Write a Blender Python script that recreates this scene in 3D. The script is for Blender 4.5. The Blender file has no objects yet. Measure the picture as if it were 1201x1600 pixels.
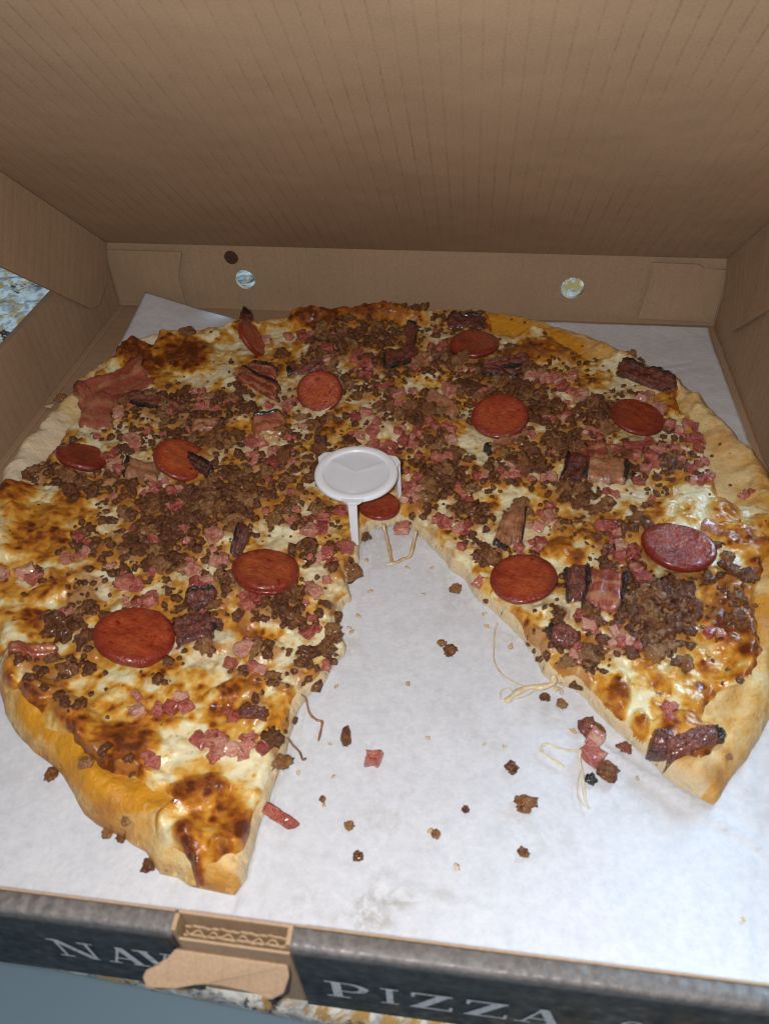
import bpy, bmesh, math, random
import numpy as np
from mathutils import Vector, Matrix, Euler
random.seed(7); rng = np.random.default_rng(11)
scene = bpy.context.scene
COL = scene.collection

# ------------------------------------------------------------------ camera, world, lamps, exposure
CAM_LOC = (0.0558, -0.2815, 0.2733)
CAM_ROT = (0.81689, 0.02929, 0.12448)
FOCAL = 1188.53
LID_ANGLE = 0.7203
WALL_H = 0.0494
Y_FRONT = -0.2116
Y_OUT = -0.2174

cam_d = bpy.data.cameras.new('camera'); cam = bpy.data.objects.new('camera', cam_d); COL.objects.link(cam)
cam.location = CAM_LOC; cam.rotation_euler = CAM_ROT
cam_d.sensor_fit = 'VERTICAL'; cam_d.sensor_height = 9.6; cam_d.sensor_width = 7.2
cam_d.lens = FOCAL/1600*9.6
cam_d.clip_start = 0.01; cam_d.clip_end = 50
cam_d.dof.use_dof = True; cam_d.dof.focus_distance = 0.44; cam_d.dof.aperture_fstop = 4.5
scene.camera = cam

world = bpy.data.worlds.new('World'); scene.world = world; world.use_nodes = True
bg = world.node_tree.nodes['Background']
bg.inputs['Color'].default_value = (0.74, 0.84, 1.0, 1); bg.inputs['Strength'].default_value = 0.08

def lamp(name, kind, loc, energy, color, target=None, **kw):
    d = bpy.data.lights.new(name, kind); d.energy = energy; d.color = color
    for k, v in kw.items(): setattr(d, k, v)
    o = bpy.data.objects.new(name, d); COL.objects.link(o); o.location = loc
    if target is not None:
        o.rotation_euler = (Vector(target)-Vector(loc)).to_track_quat('-Z', 'Y').to_euler()
    return o
cm = Euler(CAM_ROT).to_matrix()
flash_at = Vector(CAM_LOC) + cm @ Vector((-0.016, 0.004, 0.004))
lamp('phone_flash', 'POINT', flash_at, 3.6, (1.0, 0.98, 0.985), shadow_soft_size=0.0035)
# kitchen window, behind and to the right
lamp('kitchen_window', 'AREA', (1.25, 1.75, 1.45), 78, (0.47, 0.74, 1.0), (0.02, 0.0, 0.0), shape='RECTANGLE', size=1.1, size_y=0.9)

scene.view_settings.view_transform = 'Standard'; scene.view_settings.look = 'None'
scene.cycles.filter_width = 1.1
scene.view_settings.exposure = 0.0; scene.view_settings.gamma = 1.0

# ------------------------------------------------------------------ measured positions (metres on the table)
RIM = [(-0.0152, -0.1901), (-0.0186, -0.1901), (-0.0257, -0.1892), (-0.0367, -0.1868), (-0.0429, -0.1856), (-0.0459, -0.1837), (-0.051, -0.1794), (-0.0567, -0.1771),
 (-0.0651, -0.174), (-0.0724, -0.1713), (-0.0784, -0.1681), (-0.0886, -0.1591), (-0.0936, -0.1539), (-0.102, -0.15), (-0.1162, -0.1418), (-0.1252, -0.1349),
 (-0.1303, -0.1285), (-0.1393, -0.1169), (-0.1527, -0.0987), (-0.1658, -0.0777), (-0.1769, -0.0553), (-0.1841, -0.0347), (-0.1911, -0.0161), (-0.1988, 0.0028),
 (-0.2014, 0.0242), (-0.1993, 0.0379), (-0.1978, 0.0599), (-0.1978, 0.073), (-0.1958, 0.0976), (-0.1921, 0.1096), (-0.1819, 0.1344), (-0.1756, 0.1539), (-0.1618, 0.16),
 (-0.1391, 0.1608), (-0.1208, 0.1673), (-0.1112, 0.1776), (-0.104, 0.1809), (-0.0777, 0.1854), (-0.0671, 0.1897), (-0.0338, 0.1938), (-0.0123, 0.2008), (0.0104, 0.1978),
 (0.0186, 0.2057), (0.0317, 0.2104), (0.0518, 0.2099), (0.0762, 0.2025), (0.1022, 0.193), (0.1189, 0.1841), (0.1311, 0.1768), (0.1424, 0.1633), (0.1571, 0.1513),
 (0.1706, 0.1355), (0.1824, 0.124), (0.1882, 0.1143), (0.1939, 0.0955), (0.1998, 0.0792), (0.2027, 0.0685), (0.2063, 0.0615), (0.2108, 0.0507), (0.2129, 0.0324),
 (0.2118, 0.0096), (0.2067, -0.016), (0.1988, -0.0469), (0.1906, -0.072), (0.179, -0.1003), (0.172, -0.1112), (0.1666, -0.1202), (0.1579, -0.1297), (0.153, -0.1378),
 (0.1505, -0.139)]
CUT = [(0.1445, -0.1363), (0.1361, -0.1311), (0.1327, -0.1271), (0.1254, -0.1185), (0.1208, -0.1137), (0.1159, -0.1099), (0.1126, -0.105), (0.1084, -0.0995), (0.1023, -0.094),
 (0.0966, -0.092), (0.0914, -0.0897), (0.0876, -0.0809), (0.0842, -0.0738), (0.0814, -0.0688), (0.0772, -0.0646), (0.07, -0.0573), (0.0603, -0.0467), (0.0555, -0.038),
 (0.0491, -0.0324), (0.0446, -0.0257), (0.0405, -0.0204), (0.036, -0.0155), (0.0306, -0.0101), (0.0263, -0.0059), (0.0202, -0.0041), (0.0149, -0.006), (0.0101, -0.0074),
 (0.0056, -0.0106), (0.0032, -0.0145), (0.0028, -0.02), (0.0041, -0.033), (0.0005, -0.0384), (0.0004, -0.0475), (0.0043, -0.0562), (0.0003, -0.0632), (-0.0002, -0.0725),
 (0.0054, -0.0836), (0.005, -0.0878), (0.002, -0.0932), (-0.0014, -0.1049), (-0.0067, -0.1095), (-0.0081, -0.1173), (-0.0088, -0.1262), (-0.0096, -0.1402),
 (-0.0103, -0.1482), (-0.011, -0.1547), (-0.0121, -0.1639), (-0.0126, -0.1716), (-0.0126, -0.1839)]
CHEESE = [(-0.009, -0.1594), (-0.0103, -0.169), (-0.0108, -0.178), (-0.0123, -0.181), (-0.0178, -0.1803), (-0.021, -0.1835), (-0.0244, -0.1853), (-0.0248, -0.1914),
 (-0.0283, -0.1908), (-0.0326, -0.1815), (-0.04, -0.1791), (-0.0461, -0.1764), (-0.0474, -0.1708), (-0.0424, -0.1631), (-0.0458, -0.1623), (-0.0508, -0.1598),
 (-0.0603, -0.1574), (-0.0676, -0.1577), (-0.0757, -0.156), (-0.0903, -0.1429), (-0.0962, -0.1416), (-0.1025, -0.1394), (-0.1109, -0.1331), (-0.1166, -0.1286),
 (-0.1209, -0.1267), (-0.1301, -0.127), (-0.1388, -0.1159), (-0.1484, -0.1036), (-0.1612, -0.0832), (-0.1735, -0.0605), (-0.1815, -0.0395), (-0.1859, -0.022),
 (-0.1847, -0.012), (-0.1822, -0.0041), (-0.1823, 0.0049), (-0.1789, 0.0234), (-0.1773, 0.0322), (-0.1802, 0.047), (-0.1783, 0.0515), (-0.1758, 0.0613),
 (-0.1818, 0.0828), (-0.181, 0.1058), (-0.1797, 0.1297), (-0.1742, 0.1406), (-0.1679, 0.1419), (-0.1587, 0.1385), (-0.1568, 0.1536), (-0.1562, 0.1596), (-0.1407, 0.165),
 (-0.1211, 0.1708), (-0.1135, 0.1847), (-0.1048, 0.1799), (-0.094, 0.171), (-0.0836, 0.1709), (-0.0769, 0.1749), (-0.0762, 0.1883), (-0.0691, 0.1979), (-0.0356, 0.204),
 (-0.0141, 0.214), (-0.0023, 0.211), (0.0099, 0.2025), (0.0177, 0.2013), (0.0245, 0.199), (0.0358, 0.1953), (0.0481, 0.1962), (0.0599, 0.1952), (0.0659, 0.1784),
 (0.0786, 0.1743), (0.0892, 0.1818), (0.0976, 0.1815), (0.1072, 0.161), (0.1158, 0.1538), (0.1214, 0.1481), (0.1362, 0.1455), (0.1424, 0.149), (0.1502, 0.1414),
 (0.1617, 0.1322), (0.1685, 0.1264), (0.1769, 0.1202), (0.1746, 0.1119), (0.1712, 0.1063), (0.1729, 0.0937), (0.1763, 0.0927), (0.1807, 0.0674), (0.1785, 0.0604),
 (0.1823, 0.0536), (0.1834, 0.0457), (0.1803, 0.025), (0.1852, 0.0216), (0.1934, 0.0166), (0.1989, 0.0115), (0.1989, 0.0011), (0.1977, -0.012), (0.1893, -0.0291),
 (0.1827, -0.0413), (0.1796, -0.0509), (0.1782, -0.065), (0.1768, -0.078), (0.1711, -0.0911), (0.1639, -0.0924), (0.158, -0.0943), (0.1548, -0.0996), (0.1522, -0.1034),
 (0.1505, -0.1079), (0.153, -0.1099), (0.1541, -0.1166), (0.1518, -0.1214), (0.1487, -0.1251), (0.1434, -0.1283), (0.1354, -0.1268), (0.1324, -0.1256), (0.1298, -0.1222),
 (0.1233, -0.1196), (0.1188, -0.1152), (0.1131, -0.1093), (0.1037, -0.1054), (0.0724, -0.0662), (0.0186, -0.0238), (0.0146, -0.0412), (0.0139, -0.0793),
 (-0.0041, -0.1314)]
BROWN = [(-0.0523, -0.1133, 0.0131, 0.0014, 0.0021, -0.0065, 0.45), (-0.0882, -0.1262, 0.0168, -0.0043, 0.0006, -0.0066, 0.6),
 (-0.0593, -0.132, 0.0126, 0.0013, 0.0019, -0.0055, 0.6), (-0.0377, -0.1513, 0.0119, 0.0013, 0.0015, -0.0049, 0.6),
 (-0.0936, -0.1385, 0.0129, -0.0084, -0.0015, -0.0033, 0.9), (-0.0639, -0.1542, 0.015, -0.001, 0.0007, -0.0034, 0.9),
 (-0.0261, -0.1255, 0.0076, 0.0008, 0.0017, -0.0067, 0.6), (-0.1328, -0.0648, 0.0121, 0.0012, 0.0035, -0.0076, 0.5),
 (0.1432, -0.0928, 0.0101, 0.0011, -0.0009, -0.0061, 0.5), (0.1104, -0.0962, 0.0051, 0.0005, -0.0007, -0.0091, 0.5),
 (0.1523, -0.059, 0.0081, 0.0008, -0.0022, -0.014, 0.4), (0.1156, 0.1476, 0.0105, -0.0069, -0.0021, -0.0087, 0.8), (-0.1269, 0.0957, 0.012, 0.001, 0.0027, -0.0081, 0.5),
 (-0.107, 0.1307, 0.0124, 0.0009, 0.0034, -0.0121, 0.4), (-0.1535, -0.0413, 0.0176, 0.0017, 0.0126, -0.0262, 1), (-0.1767, -0.0153, 0.0096, 0.0078, 0.006, -0.0077, 1.2),
 (-0.1502, -0.0153, 0.0094, 0.0009, 0.0062, -0.0138, 0.8), (-0.1424, -0.0289, 0.0163, 0.0015, 0.0039, -0.0088, 0.6),
 (-0.1329, -0.0746, 0.0097, 0.005, 0.0034, -0.0048, 0.9), (-0.1311, -0.0912, 0.0086, 0.0009, 0.0045, -0.0094, 0.8),
 (-0.1265, -0.121, 0.0043, 0.0004, 0.003, -0.0059, 0.9), (-0.132, 0.1288, 0.0188, 0.0014, 0.0067, -0.0208, 1.2), (-0.1637, 0.1223, 0.0188, -0.0129, 0.0007, -0.0144, 1.5),
 (-0.1515, 0.1353, 0.0127, 0.001, 0.0054, -0.0154, 1.0), (-0.1724, 0.085, 0.012, 0.001, 0.008, -0.0195, 0.5), (-0.1393, 0.1018, 0.0101, 0.0008, 0.0034, -0.0097, 0.7),
 (-0.0572, 0.1759, 0.02, 0.0014, 0.0026, -0.0136, 1.3), (-0.027, 0.1797, 0.0303, 0.0021, 0.0018, -0.012, 1.2), (-0.0021, 0.1904, 0.02, 0.0014, 0.0014, -0.0123, 1.2),
 (0.042, 0.1812, 0.0212, 0.0015, 0.0004, -0.0085, 0.7), (-0.1031, 0.1639, 0.0087, 0.0006, 0.0031, -0.0116, 0.8), (-0.0698, 0.1296, 0.0096, -0.0022, 0.0028, -0.0217, 0.6),
 (-0.025, 0.0646, 0.0078, 0.006, 0.0027, -0.0066, 0.7), (0.0961, 0.1538, 0.022, 0.0016, -0.0005, -0.0168, 1.0), (0.0766, 0.1524, 0.0122, 0.0009, 0.0, -0.0077, 0.8),
 (0.1267, 0.123, 0.0115, 0.0009, -0.001, -0.0138, 0.45), (0.1443, 0.1108, 0.0112, 0.0009, -0.0007, -0.0067, 0.3), (0.1648, 0.0993, 0.0094, 0.0008, -0.0016, -0.0115, 0.9),
 (0.1949, 0.0313, 0.0083, 0.0008, -0.0025, -0.0119, 0.9), (-0.0258, -0.1707, 0.0157, 0.0018, 0.0039, -0.0133, 0.7),
 (-0.037, -0.1613, 0.0117, 0.0064, 0.0044, -0.0063, 1.0), (-0.0345, -0.1762, 0.0049, 0.0005, 0.0014, -0.0043, 1.0),
 (-0.0276, -0.1874, 0.0026, 0.0003, 0.0018, -0.0056, 1.2), (-0.0211, -0.1792, 0.0035, 0.0004, 0.0008, -0.0029, 1.0),
 (-0.0679, -0.1441, 0.0182, -0.0029, 0.0011, -0.0089, 1.1), (-0.0838, -0.143, 0.0141, -0.008, -0.0029, -0.0086, 1.0),
 (-0.0692, -0.1535, 0.0144, 0.0016, 0.0016, -0.0039, 0.9), (-0.0327, -0.1158, 0.0127, 0.0057, 0.0026, -0.005, 1.0),
 (-0.037, -0.1238, 0.0076, 0.0008, 0.0016, -0.0056, 0.8), (-0.0586, -0.1186, 0.0078, 0.0008, 0.0014, -0.0041, 0.6),
 (-0.0758, -0.1234, 0.0104, 0.0011, 0.0018, -0.0046, 0.5), (-0.0972, -0.118, 0.0083, 0.0052, 0.0034, -0.0043, 0.5),
 (-0.1149, -0.1275, 0.0105, 0.0011, 0.0017, -0.0034, 1.0), (-0.0702, -0.1088, 0.016, 0.0017, 0.0015, -0.0043, 0.4),
 (-0.0335, -0.0866, 0.0083, 0.0008, 0.001, -0.004, 0.7), (-0.0303, -0.088, 0.0028, 0.0003, 0.0007, -0.0027, 0.6),
 (0.1184, -0.1044, 0.0048, -0.0005, -0.0031, -0.0129, 1.0), (0.1257, -0.115, 0.0038, 0.0004, -0.0009, -0.0082, 1.0),
 (0.1305, -0.1145, 0.0048, 0.0005, -0.0007, -0.0055, 0.5), (0.1401, -0.1135, 0.0096, 0.001, -0.001, -0.0069, 0.9),
 (0.1493, -0.1011, 0.0059, 0.0006, -0.0022, -0.013, 0.8), (0.1698, -0.0572, 0.0128, 0.0041, -0.0015, -0.0233, 1.15),
 (0.1561, -0.0756, 0.0117, 0.0012, -0.0022, -0.013, 0.6), (0.1736, -0.0705, 0.0063, 0.0006, -0.0041, -0.0195, 1.1),
 (0.1821, -0.0093, 0.0134, -0.0067, -0.004, -0.0091, 1.1), (0.1796, 0.0083, 0.0066, -0.0062, -0.0054, -0.0099, 0.9),
 (0.1873, -0.0254, 0.0074, 0.0007, -0.0035, -0.0159, 0.7), (0.1556, 0.0107, 0.0119, -0.006, -0.003, -0.0081, 0.4),
 (0.1356, 0.0112, 0.0063, 0.0006, -0.0005, -0.0048, 0.6), (0.1457, 0.0051, 0.008, 0.0008, -0.0005, -0.0037, 0.6),
 (0.1237, 0.0008, 0.0093, 0.0009, -0.0003, -0.0037, 0.35), (0.1152, -0.0113, 0.0079, 0.0008, -0.0006, -0.0087, 0.9),
 (0.098, -0.0237, 0.0086, 0.0052, 0.0015, -0.0069, 0.9), (0.1066, -0.0291, 0.0076, 0.0007, -0.0003, -0.0057, 0.6), (0.0674, 0.0073, 0.0045, 0.0004, 0.0001, -0.0057, 0.6),
 (0.0932, 0.017, 0.0097, 0.0009, -0.0001, -0.0049, 0.4), (0.0526, 0.0133, 0.0052, 0.0005, 0.0002, -0.0049, 0.5), (-0.106, -0.0184, 0.0098, 0.0009, 0.0023, -0.0064, 0.7),
 (-0.1246, -0.0055, 0.0135, 0.0012, 0.003, -0.0077, 0.5), (-0.1179, -0.0551, 0.0093, 0.0067, 0.0031, -0.0043, 0.7),
 (-0.1198, -0.0469, 0.0078, 0.0008, 0.0017, -0.0041, 0.6), (0.033, -0.071, 0.0003, 0.0, 0.0, -0.0004, 0), (0.1237, -0.0886, 0.0102, 0.0011, -0.0003, -0.0032, 0.3),
 (0.1279, -0.0959, 0.0075, 0.0008, -0.0004, -0.0037, 0.5)]
GOLDEN = [(0.1584, -0.1274, 0.0107, 0.0095, 0.0042, -0.0072, 0.5), (0.187, 0.0651, 0.0064, -0.015, -0.0062, -0.0084, 0.3), (0.142, -0.1379, 0.0086, -0.005, -0.0029, -0.0045, 0.4),
 (0.197, 0.0193, 0.0124, 0.0012, -0.0031, -0.0142, 0.3), (-0.0171, -0.1893, 0.0152, -0.0008, 0.0007, -0.0079, 0.55),
 (-0.0559, -0.1752, 0.0163, -0.006, -0.0015, -0.008, 0.5), (-0.0963, -0.1498, 0.0155, -0.0084, -0.0026, -0.0084, 0.5),
 (-0.1076, -0.1371, 0.0163, -0.0091, -0.0021, -0.0076, 1.0), (-0.0818, -0.1536, 0.0197, -0.0108, -0.0029, -0.0082, 1.2),
 (-0.0602, -0.1638, 0.0194, -0.0012, 0.0016, -0.0078, 1.2), (-0.0447, -0.167, 0.0092, 0.001, 0.0016, -0.0045, 0.7),
 (-0.0445, -0.1807, 0.0138, -0.0029, -0.0001, -0.0049, 0.25), (-0.0216, -0.1888, 0.0131, -0.0007, 0.0006, -0.006, 0.5),
 (-0.0147, -0.1817, 0.0052, 0.0006, 0.0022, -0.0081, 0.4), (0.0276, 0.2056, 0.0178, 0.0012, 0.0009, -0.0126, 0.8),
 (0.0722, 0.1848, 0.0284, -0.0121, -0.0013, -0.0116, 0.9), (0.1095, 0.1668, 0.0208, -0.0182, -0.0028, -0.0103, 0.8),
 (0.1364, 0.1485, 0.0151, -0.0172, -0.0025, -0.0067, 0.6), (0.1816, -0.0578, 0.007, 0.0007, -0.0038, -0.0172, 1.2),
 (0.1916, -0.0249, 0.0074, 0.0007, -0.0036, -0.0159, 0.7), (0.1442, -0.1315, 0.0114, 0.0012, -0.0013, -0.0075, 0.35),
 (0.1652, -0.1052, 0.0097, 0.001, -0.0034, -0.0167, 0.25), (-0.0901, 0.1792, 0.0178, 0.0013, 0.0017, -0.0069, 0.5),
 (-0.1882, 0.0152, 0.0032, 0.0112, 0.0085, -0.0076, 0.12)]
FLOUR = [(-0.1891, 0.0097, 0.0054, 0.0186, 0.0126, -0.0111, 0.8), (-0.1842, 0.0387, 0.0017, 0.0241, 0.0117, -0.0089, 0.75),
 (-0.1668, 0.1486, 0.0175, 0.0013, 0.0047, -0.0128, 0.8), (0.0719, 0.2142, 0.0469, -0.014, -0.0008, -0.0109, 0.8),
 (0.1306, 0.1765, 0.0268, -0.0247, -0.0023, -0.0075, 0.7), (0.187, 0.0651, 0.011, -0.0257, -0.0239, -0.0325, 0.22), (0.198, 0.01, 0.0153, 0.0014, -0.0069, -0.031, 0.15)]
BEEF = [(-0.1067, 0.0703, 0.0286, 0.0024, 0.005, -0.016, 1), (-0.1362, 0.0757, 0.0194, 0.0016, 0.0041, -0.0114, 1.0), (-0.1019, 0.0313, 0.0143, 0.0013, 0.0059, -0.0181, 1),
 (-0.133, 0.0067, 0.0104, 0.0009, 0.004, -0.01, 0.5), (-0.1654, 0.0064, 0.0158, 0.0014, 0.0042, -0.0091, 1.2), (-0.146, -0.0049, 0.0102, 0.0009, 0.0037, -0.0087, 1),
 (-0.168, 0.0284, 0.0058, 0.0093, 0.0039, -0.0046, 0.8), (-0.0924, -0.0377, 0.0194, 0.0019, 0.006, -0.0172, 1.3), (-0.0831, -0.0163, 0.0325, 0.003, 0.0048, -0.0152, 1.2),
 (-0.0725, -0.0007, 0.02, 0.0018, 0.0067, -0.0233, 1.1), (-0.058, 0.0161, 0.0171, 0.0015, 0.0038, -0.0151, 0.7), (-0.0403, 0.023, 0.0138, 0.0012, 0.0028, -0.0129, 0.8),
 (-0.0376, 0.0025, 0.0132, 0.0012, 0.0021, -0.0096, 0.5), (-0.0865, 0.0413, 0.0144, 0.0013, 0.0048, -0.0166, 0.5),
 (-0.0633, 0.0675, 0.0112, 0.0009, 0.0018, -0.0073, 0.4), (-0.0303, 0.1563, 0.0254, 0.0019, 0.0028, -0.0173, 1.3), (-0.0457, 0.1353, 0.0124, 0.001, 0.0023, -0.012, 0.9),
 (-0.0033, 0.1624, 0.0127, 0.0009, 0.0015, -0.0128, 0.9), (-0.0032, 0.1272, 0.0161, 0.0013, 0.0018, -0.0144, 0.6),
 (-0.0172, 0.1116, 0.0118, 0.0009, 0.0019, -0.0124, 0.4), (-0.0093, 0.0983, 0.0116, 0.0009, 0.0013, -0.0093, 0.5), (0.0324, 0.1375, 0.0121, 0.0009, 0.0007, -0.0104, 0.6),
 (0.0212, 0.1254, 0.0119, 0.0009, 0.001, -0.0114, 0.6), (0.0652, 0.1112, 0.0268, 0.0022, 0.0003, -0.0161, 1.2), (0.0445, 0.1384, 0.0241, 0.0019, 0.0005, -0.0104, 0.6),
 (0.0914, 0.0869, 0.0146, 0.0012, -0.0003, -0.0124, 1.1), (0.088, 0.1062, 0.0113, 0.0009, -0.0001, -0.0093, 0.8), (0.1021, 0.0815, 0.0144, 0.0012, -0.0004, -0.011, 0.8),
 (0.1242, 0.0896, 0.013, 0.0011, -0.0009, -0.0124, 1), (0.1286, 0.0776, 0.0106, 0.0009, -0.0007, -0.0084, 0.9), (0.1081, 0.0582, 0.0138, 0.0012, -0.0007, -0.0145, 1.1),
 (0.0871, 0.0452, 0.017, 0.0015, -0.0002, -0.0119, 1), (0.0703, 0.0276, 0.0133, 0.0012, 0.0001, -0.0092, 0.7), (0.0254, 0.0782, 0.0147, 0.0012, 0.0009, -0.0099, 0.9),
 (0.0348, 0.0519, 0.0105, 0.0009, 0.0009, -0.0112, 0.7), (0.0429, 0.0358, 0.0136, 0.0012, 0.0007, -0.0116, 0.9), (0.0408, 0.0173, 0.0148, 0.0014, 0.0008, -0.0118, 1.0),
 (0.0324, -0.0007, 0.0083, 0.0008, 0.0006, -0.0065, 0.6), (0.0565, -0.0032, 0.0095, 0.0009, 0.0004, -0.0091, 0.9), (0.064, 0.0119, 0.0097, 0.0009, 0.0001, -0.0049, 0.3),
 (0.0065, 0.0798, 0.0089, 0.0007, 0.0022, -0.0184, 0.4), (-0.0001, 0.0729, 0.0147, 0.0012, 0.0011, -0.0085, 0.3), (0.1093, 0.0185, 0.0116, 0.0011, -0.0006, -0.0107, 1.1),
 (0.1184, 0.012, 0.0095, 0.0009, -0.0005, -0.0067, 0.7), (0.1397, 0.0498, 0.0135, 0.0012, -0.0017, -0.0161, 0.5), (0.1591, 0.0462, 0.01, 0.0009, -0.0012, -0.0085, 0.4),
 (0.1629, 0.0386, 0.0111, -0.006, -0.0022, -0.006, 0.5), (0.1376, -0.0587, 0.018, 0.0018, -0.0025, -0.0201, 1.5), (0.1307, -0.0349, 0.0098, 0.001, -0.0012, -0.0118, 1.0),
 (0.1559, -0.0363, 0.0062, 0.0006, -0.0015, -0.0093, 0.7), (0.1468, -0.0411, 0.0056, 0.0006, -0.0011, -0.0077, 0.7),
 (0.1701, -0.027, 0.0075, 0.0007, -0.0022, -0.012, 0.5), (0.1748, -0.0459, 0.0066, 0.0007, -0.0036, -0.0182, 0.4),
 (0.1382, -0.0069, 0.0067, 0.0006, -0.0009, -0.0079, 1.6), (0.1258, -0.0103, 0.0048, 0.0005, -0.0004, -0.0044, 0.6),
 (0.1115, 0.0019, 0.0094, 0.0009, -0.0004, -0.0065, 0.3), (0.0818, 0.0038, 0.0044, 0.0004, -0.0001, -0.0093, 0.8),
 (0.1017, -0.0081, 0.0043, 0.0004, -0.0002, -0.0045, 0.9), (-0.1373, -0.0652, 0.0055, 0.0005, 0.0018, -0.0038, 1),
 (-0.114, -0.0859, 0.0086, 0.0009, 0.0024, -0.0055, 0.8), (-0.116, -0.0915, 0.0114, 0.0012, 0.0027, -0.0061, 0.8),
 (-0.1025, -0.0989, 0.0061, 0.0006, 0.0036, -0.0084, 0.9), (-0.1106, -0.113, 0.0135, 0.0014, 0.0022, -0.0049, 1.0),
 (-0.1214, -0.1141, 0.0081, 0.0008, 0.0021, -0.0043, 0.6), (-0.0967, -0.1316, 0.0062, 0.0007, 0.0025, -0.0055, 1.2),
 (-0.1097, -0.124, 0.0088, -0.0022, 0.0005, -0.0039, 0.7), (-0.1052, -0.1188, 0.0064, 0.0007, 0.0013, -0.003, 0.6),
 (-0.1158, -0.0748, 0.0076, 0.0008, 0.0031, -0.0072, 0.7), (-0.1146, -0.063, 0.012, 0.0012, 0.0025, -0.0061, 0.4),
 (-0.1151, -0.0464, 0.0093, 0.0009, 0.0026, -0.0065, 0.6), (-0.1312, -0.0392, 0.0064, 0.0006, 0.0036, -0.0084, 0.4),
 (-0.1197, 0.0001, 0.0068, 0.0006, 0.0019, -0.0049, 0.7), (-0.022, -0.0748, 0.0073, 0.0007, 0.002, -0.0091, 1.1),
 (-0.0295, -0.0737, 0.0057, 0.0006, 0.0017, -0.0071, 0.8), (-0.0271, -0.0952, 0.007, 0.0007, 0.0011, -0.0045, 1.0),
 (-0.0321, -0.108, 0.0063, 0.0007, 0.0008, -0.0031, 0.7), (-0.0221, -0.1101, 0.0063, 0.0007, 0.0006, -0.0024, 0.6),
 (0.0031, -0.0921, 0.0038, 0.0004, 0.0015, -0.0083, 1.7), (-0.0087, -0.0976, 0.0037, 0.0004, 0.0009, -0.0044, 1.1),
 (-0.0104, -0.1026, 0.0026, 0.0003, 0.001, -0.0049, 0.6), (-0.0149, -0.1124, 0.0036, 0.0004, 0.0005, -0.0024, 0.8),
 (0.0005, -0.103, 0.0058, 0.0006, 0.0009, -0.0049, 1.0), (-0.0039, -0.1082, 0.0047, 0.0005, 0.0008, -0.0042, 0.8),
 (-0.0208, -0.0381, 0.0061, 0.0006, 0.0015, -0.0074, 1.1), (-0.004, -0.0711, 0.0045, 0.0005, 0.0006, -0.0036, 1.0),
 (-0.0313, -0.0184, 0.0089, 0.0008, 0.0014, -0.0062, 0.9), (-0.0516, -0.0627, 0.007, 0.0007, 0.0019, -0.0067, 1.0),
 (-0.0519, -0.0722, 0.0046, 0.0005, 0.001, -0.0036, 0.6), (-0.0371, -0.0781, 0.0051, 0.0005, 0.0016, -0.0063, 0.8),
 (-0.0513, -0.0795, 0.0045, 0.0005, 0.0008, -0.0028, 0.5), (-0.049, -0.0968, 0.0054, 0.0006, 0.001, -0.0032, 0.4), (0.0011, -0.0402, 0.003, 0.0003, 0.0006, -0.0041, 0.9),
 (-0.0051, -0.0482, 0.0036, 0.0003, 0.0007, -0.0039, 0.8), (-0.0192, -0.0055, 0.0052, 0.0005, 0.0011, -0.0056, 0.7),
 (-0.0139, -0.0647, 0.0058, 0.0006, 0.0006, -0.0029, 0.4), (-0.0243, -0.1224, 0.0051, 0.0005, 0.0021, -0.0084, 0.5),
 (-0.0091, -0.1266, 0.002, 0.0002, 0.0012, -0.0055, 0.7), (-0.0116, -0.138, 0.0019, 0.0002, 0.0011, -0.0047, 0.6),
 (-0.0654, -0.1146, 0.0053, 0.0006, 0.0011, -0.003, 0.4), (0.0652, -0.0311, 0.0054, 0.0005, 0.0002, -0.0082, 1.2), (0.0631, -0.057, 0.004, 0.0004, 0.0002, -0.0059, 1.2),
 (0.0893, -0.0792, 0.0059, 0.0006, -0.0002, -0.0066, 1.1), (0.084, -0.0746, 0.0043, 0.0004, -0.0, -0.0034, 0.7), (0.1116, -0.0802, 0.0053, 0.0005, -0.0004, -0.0053, 1.1),
 (0.0965, -0.0646, 0.0049, 0.0005, -0.0002, -0.005, 0.8), (0.1099, -0.0668, 0.0054, 0.0005, -0.0003, -0.0049, 0.9),
 (0.0911, -0.0616, 0.0055, 0.0006, -0.0001, -0.0036, 0.5), (0.0865, -0.0861, 0.0026, 0.0003, -0.0001, -0.0045, 0.7),
 (0.098, -0.0913, 0.0052, 0.0005, -0.0001, -0.0031, 0.6), (0.1053, -0.0968, 0.0041, 0.0004, -0.0003, -0.0043, 0.7),
 (0.1166, -0.083, 0.0078, 0.0008, -0.0003, -0.0033, 0.4), (0.1296, -0.0816, 0.0088, 0.0009, -0.0005, -0.0045, 0.9),
 (0.1613, -0.0112, 0.006, 0.0006, -0.0006, -0.0035, 0.3), (0.1442, -0.0865, 0.0036, 0.0004, -0.0007, -0.0044, 0.5), (0.0516, 0.001, 0.0064, 0.0006, 0.0002, -0.0038, 0.5),
 (-0.0639, -0.1542, 0.0048, 0.0005, 0.0008, -0.002, 0.6), (-0.0756, -0.1503, 0.0039, 0.0004, 0.0017, -0.004, 0.4),
 (0.148, 0.1464, 0.0102, -0.0068, -0.0016, -0.0057, 0.3), (0.1164, 0.144, 0.0158, 0.0012, -0.0003, -0.006, 0.3), (0.0418, 0.1913, 0.013, 0.0009, 0.0004, -0.007, 0.4),
 (-0.1367, 0.1525, 0.0174, 0.0013, 0.0015, -0.0049, 0.1)]
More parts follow.
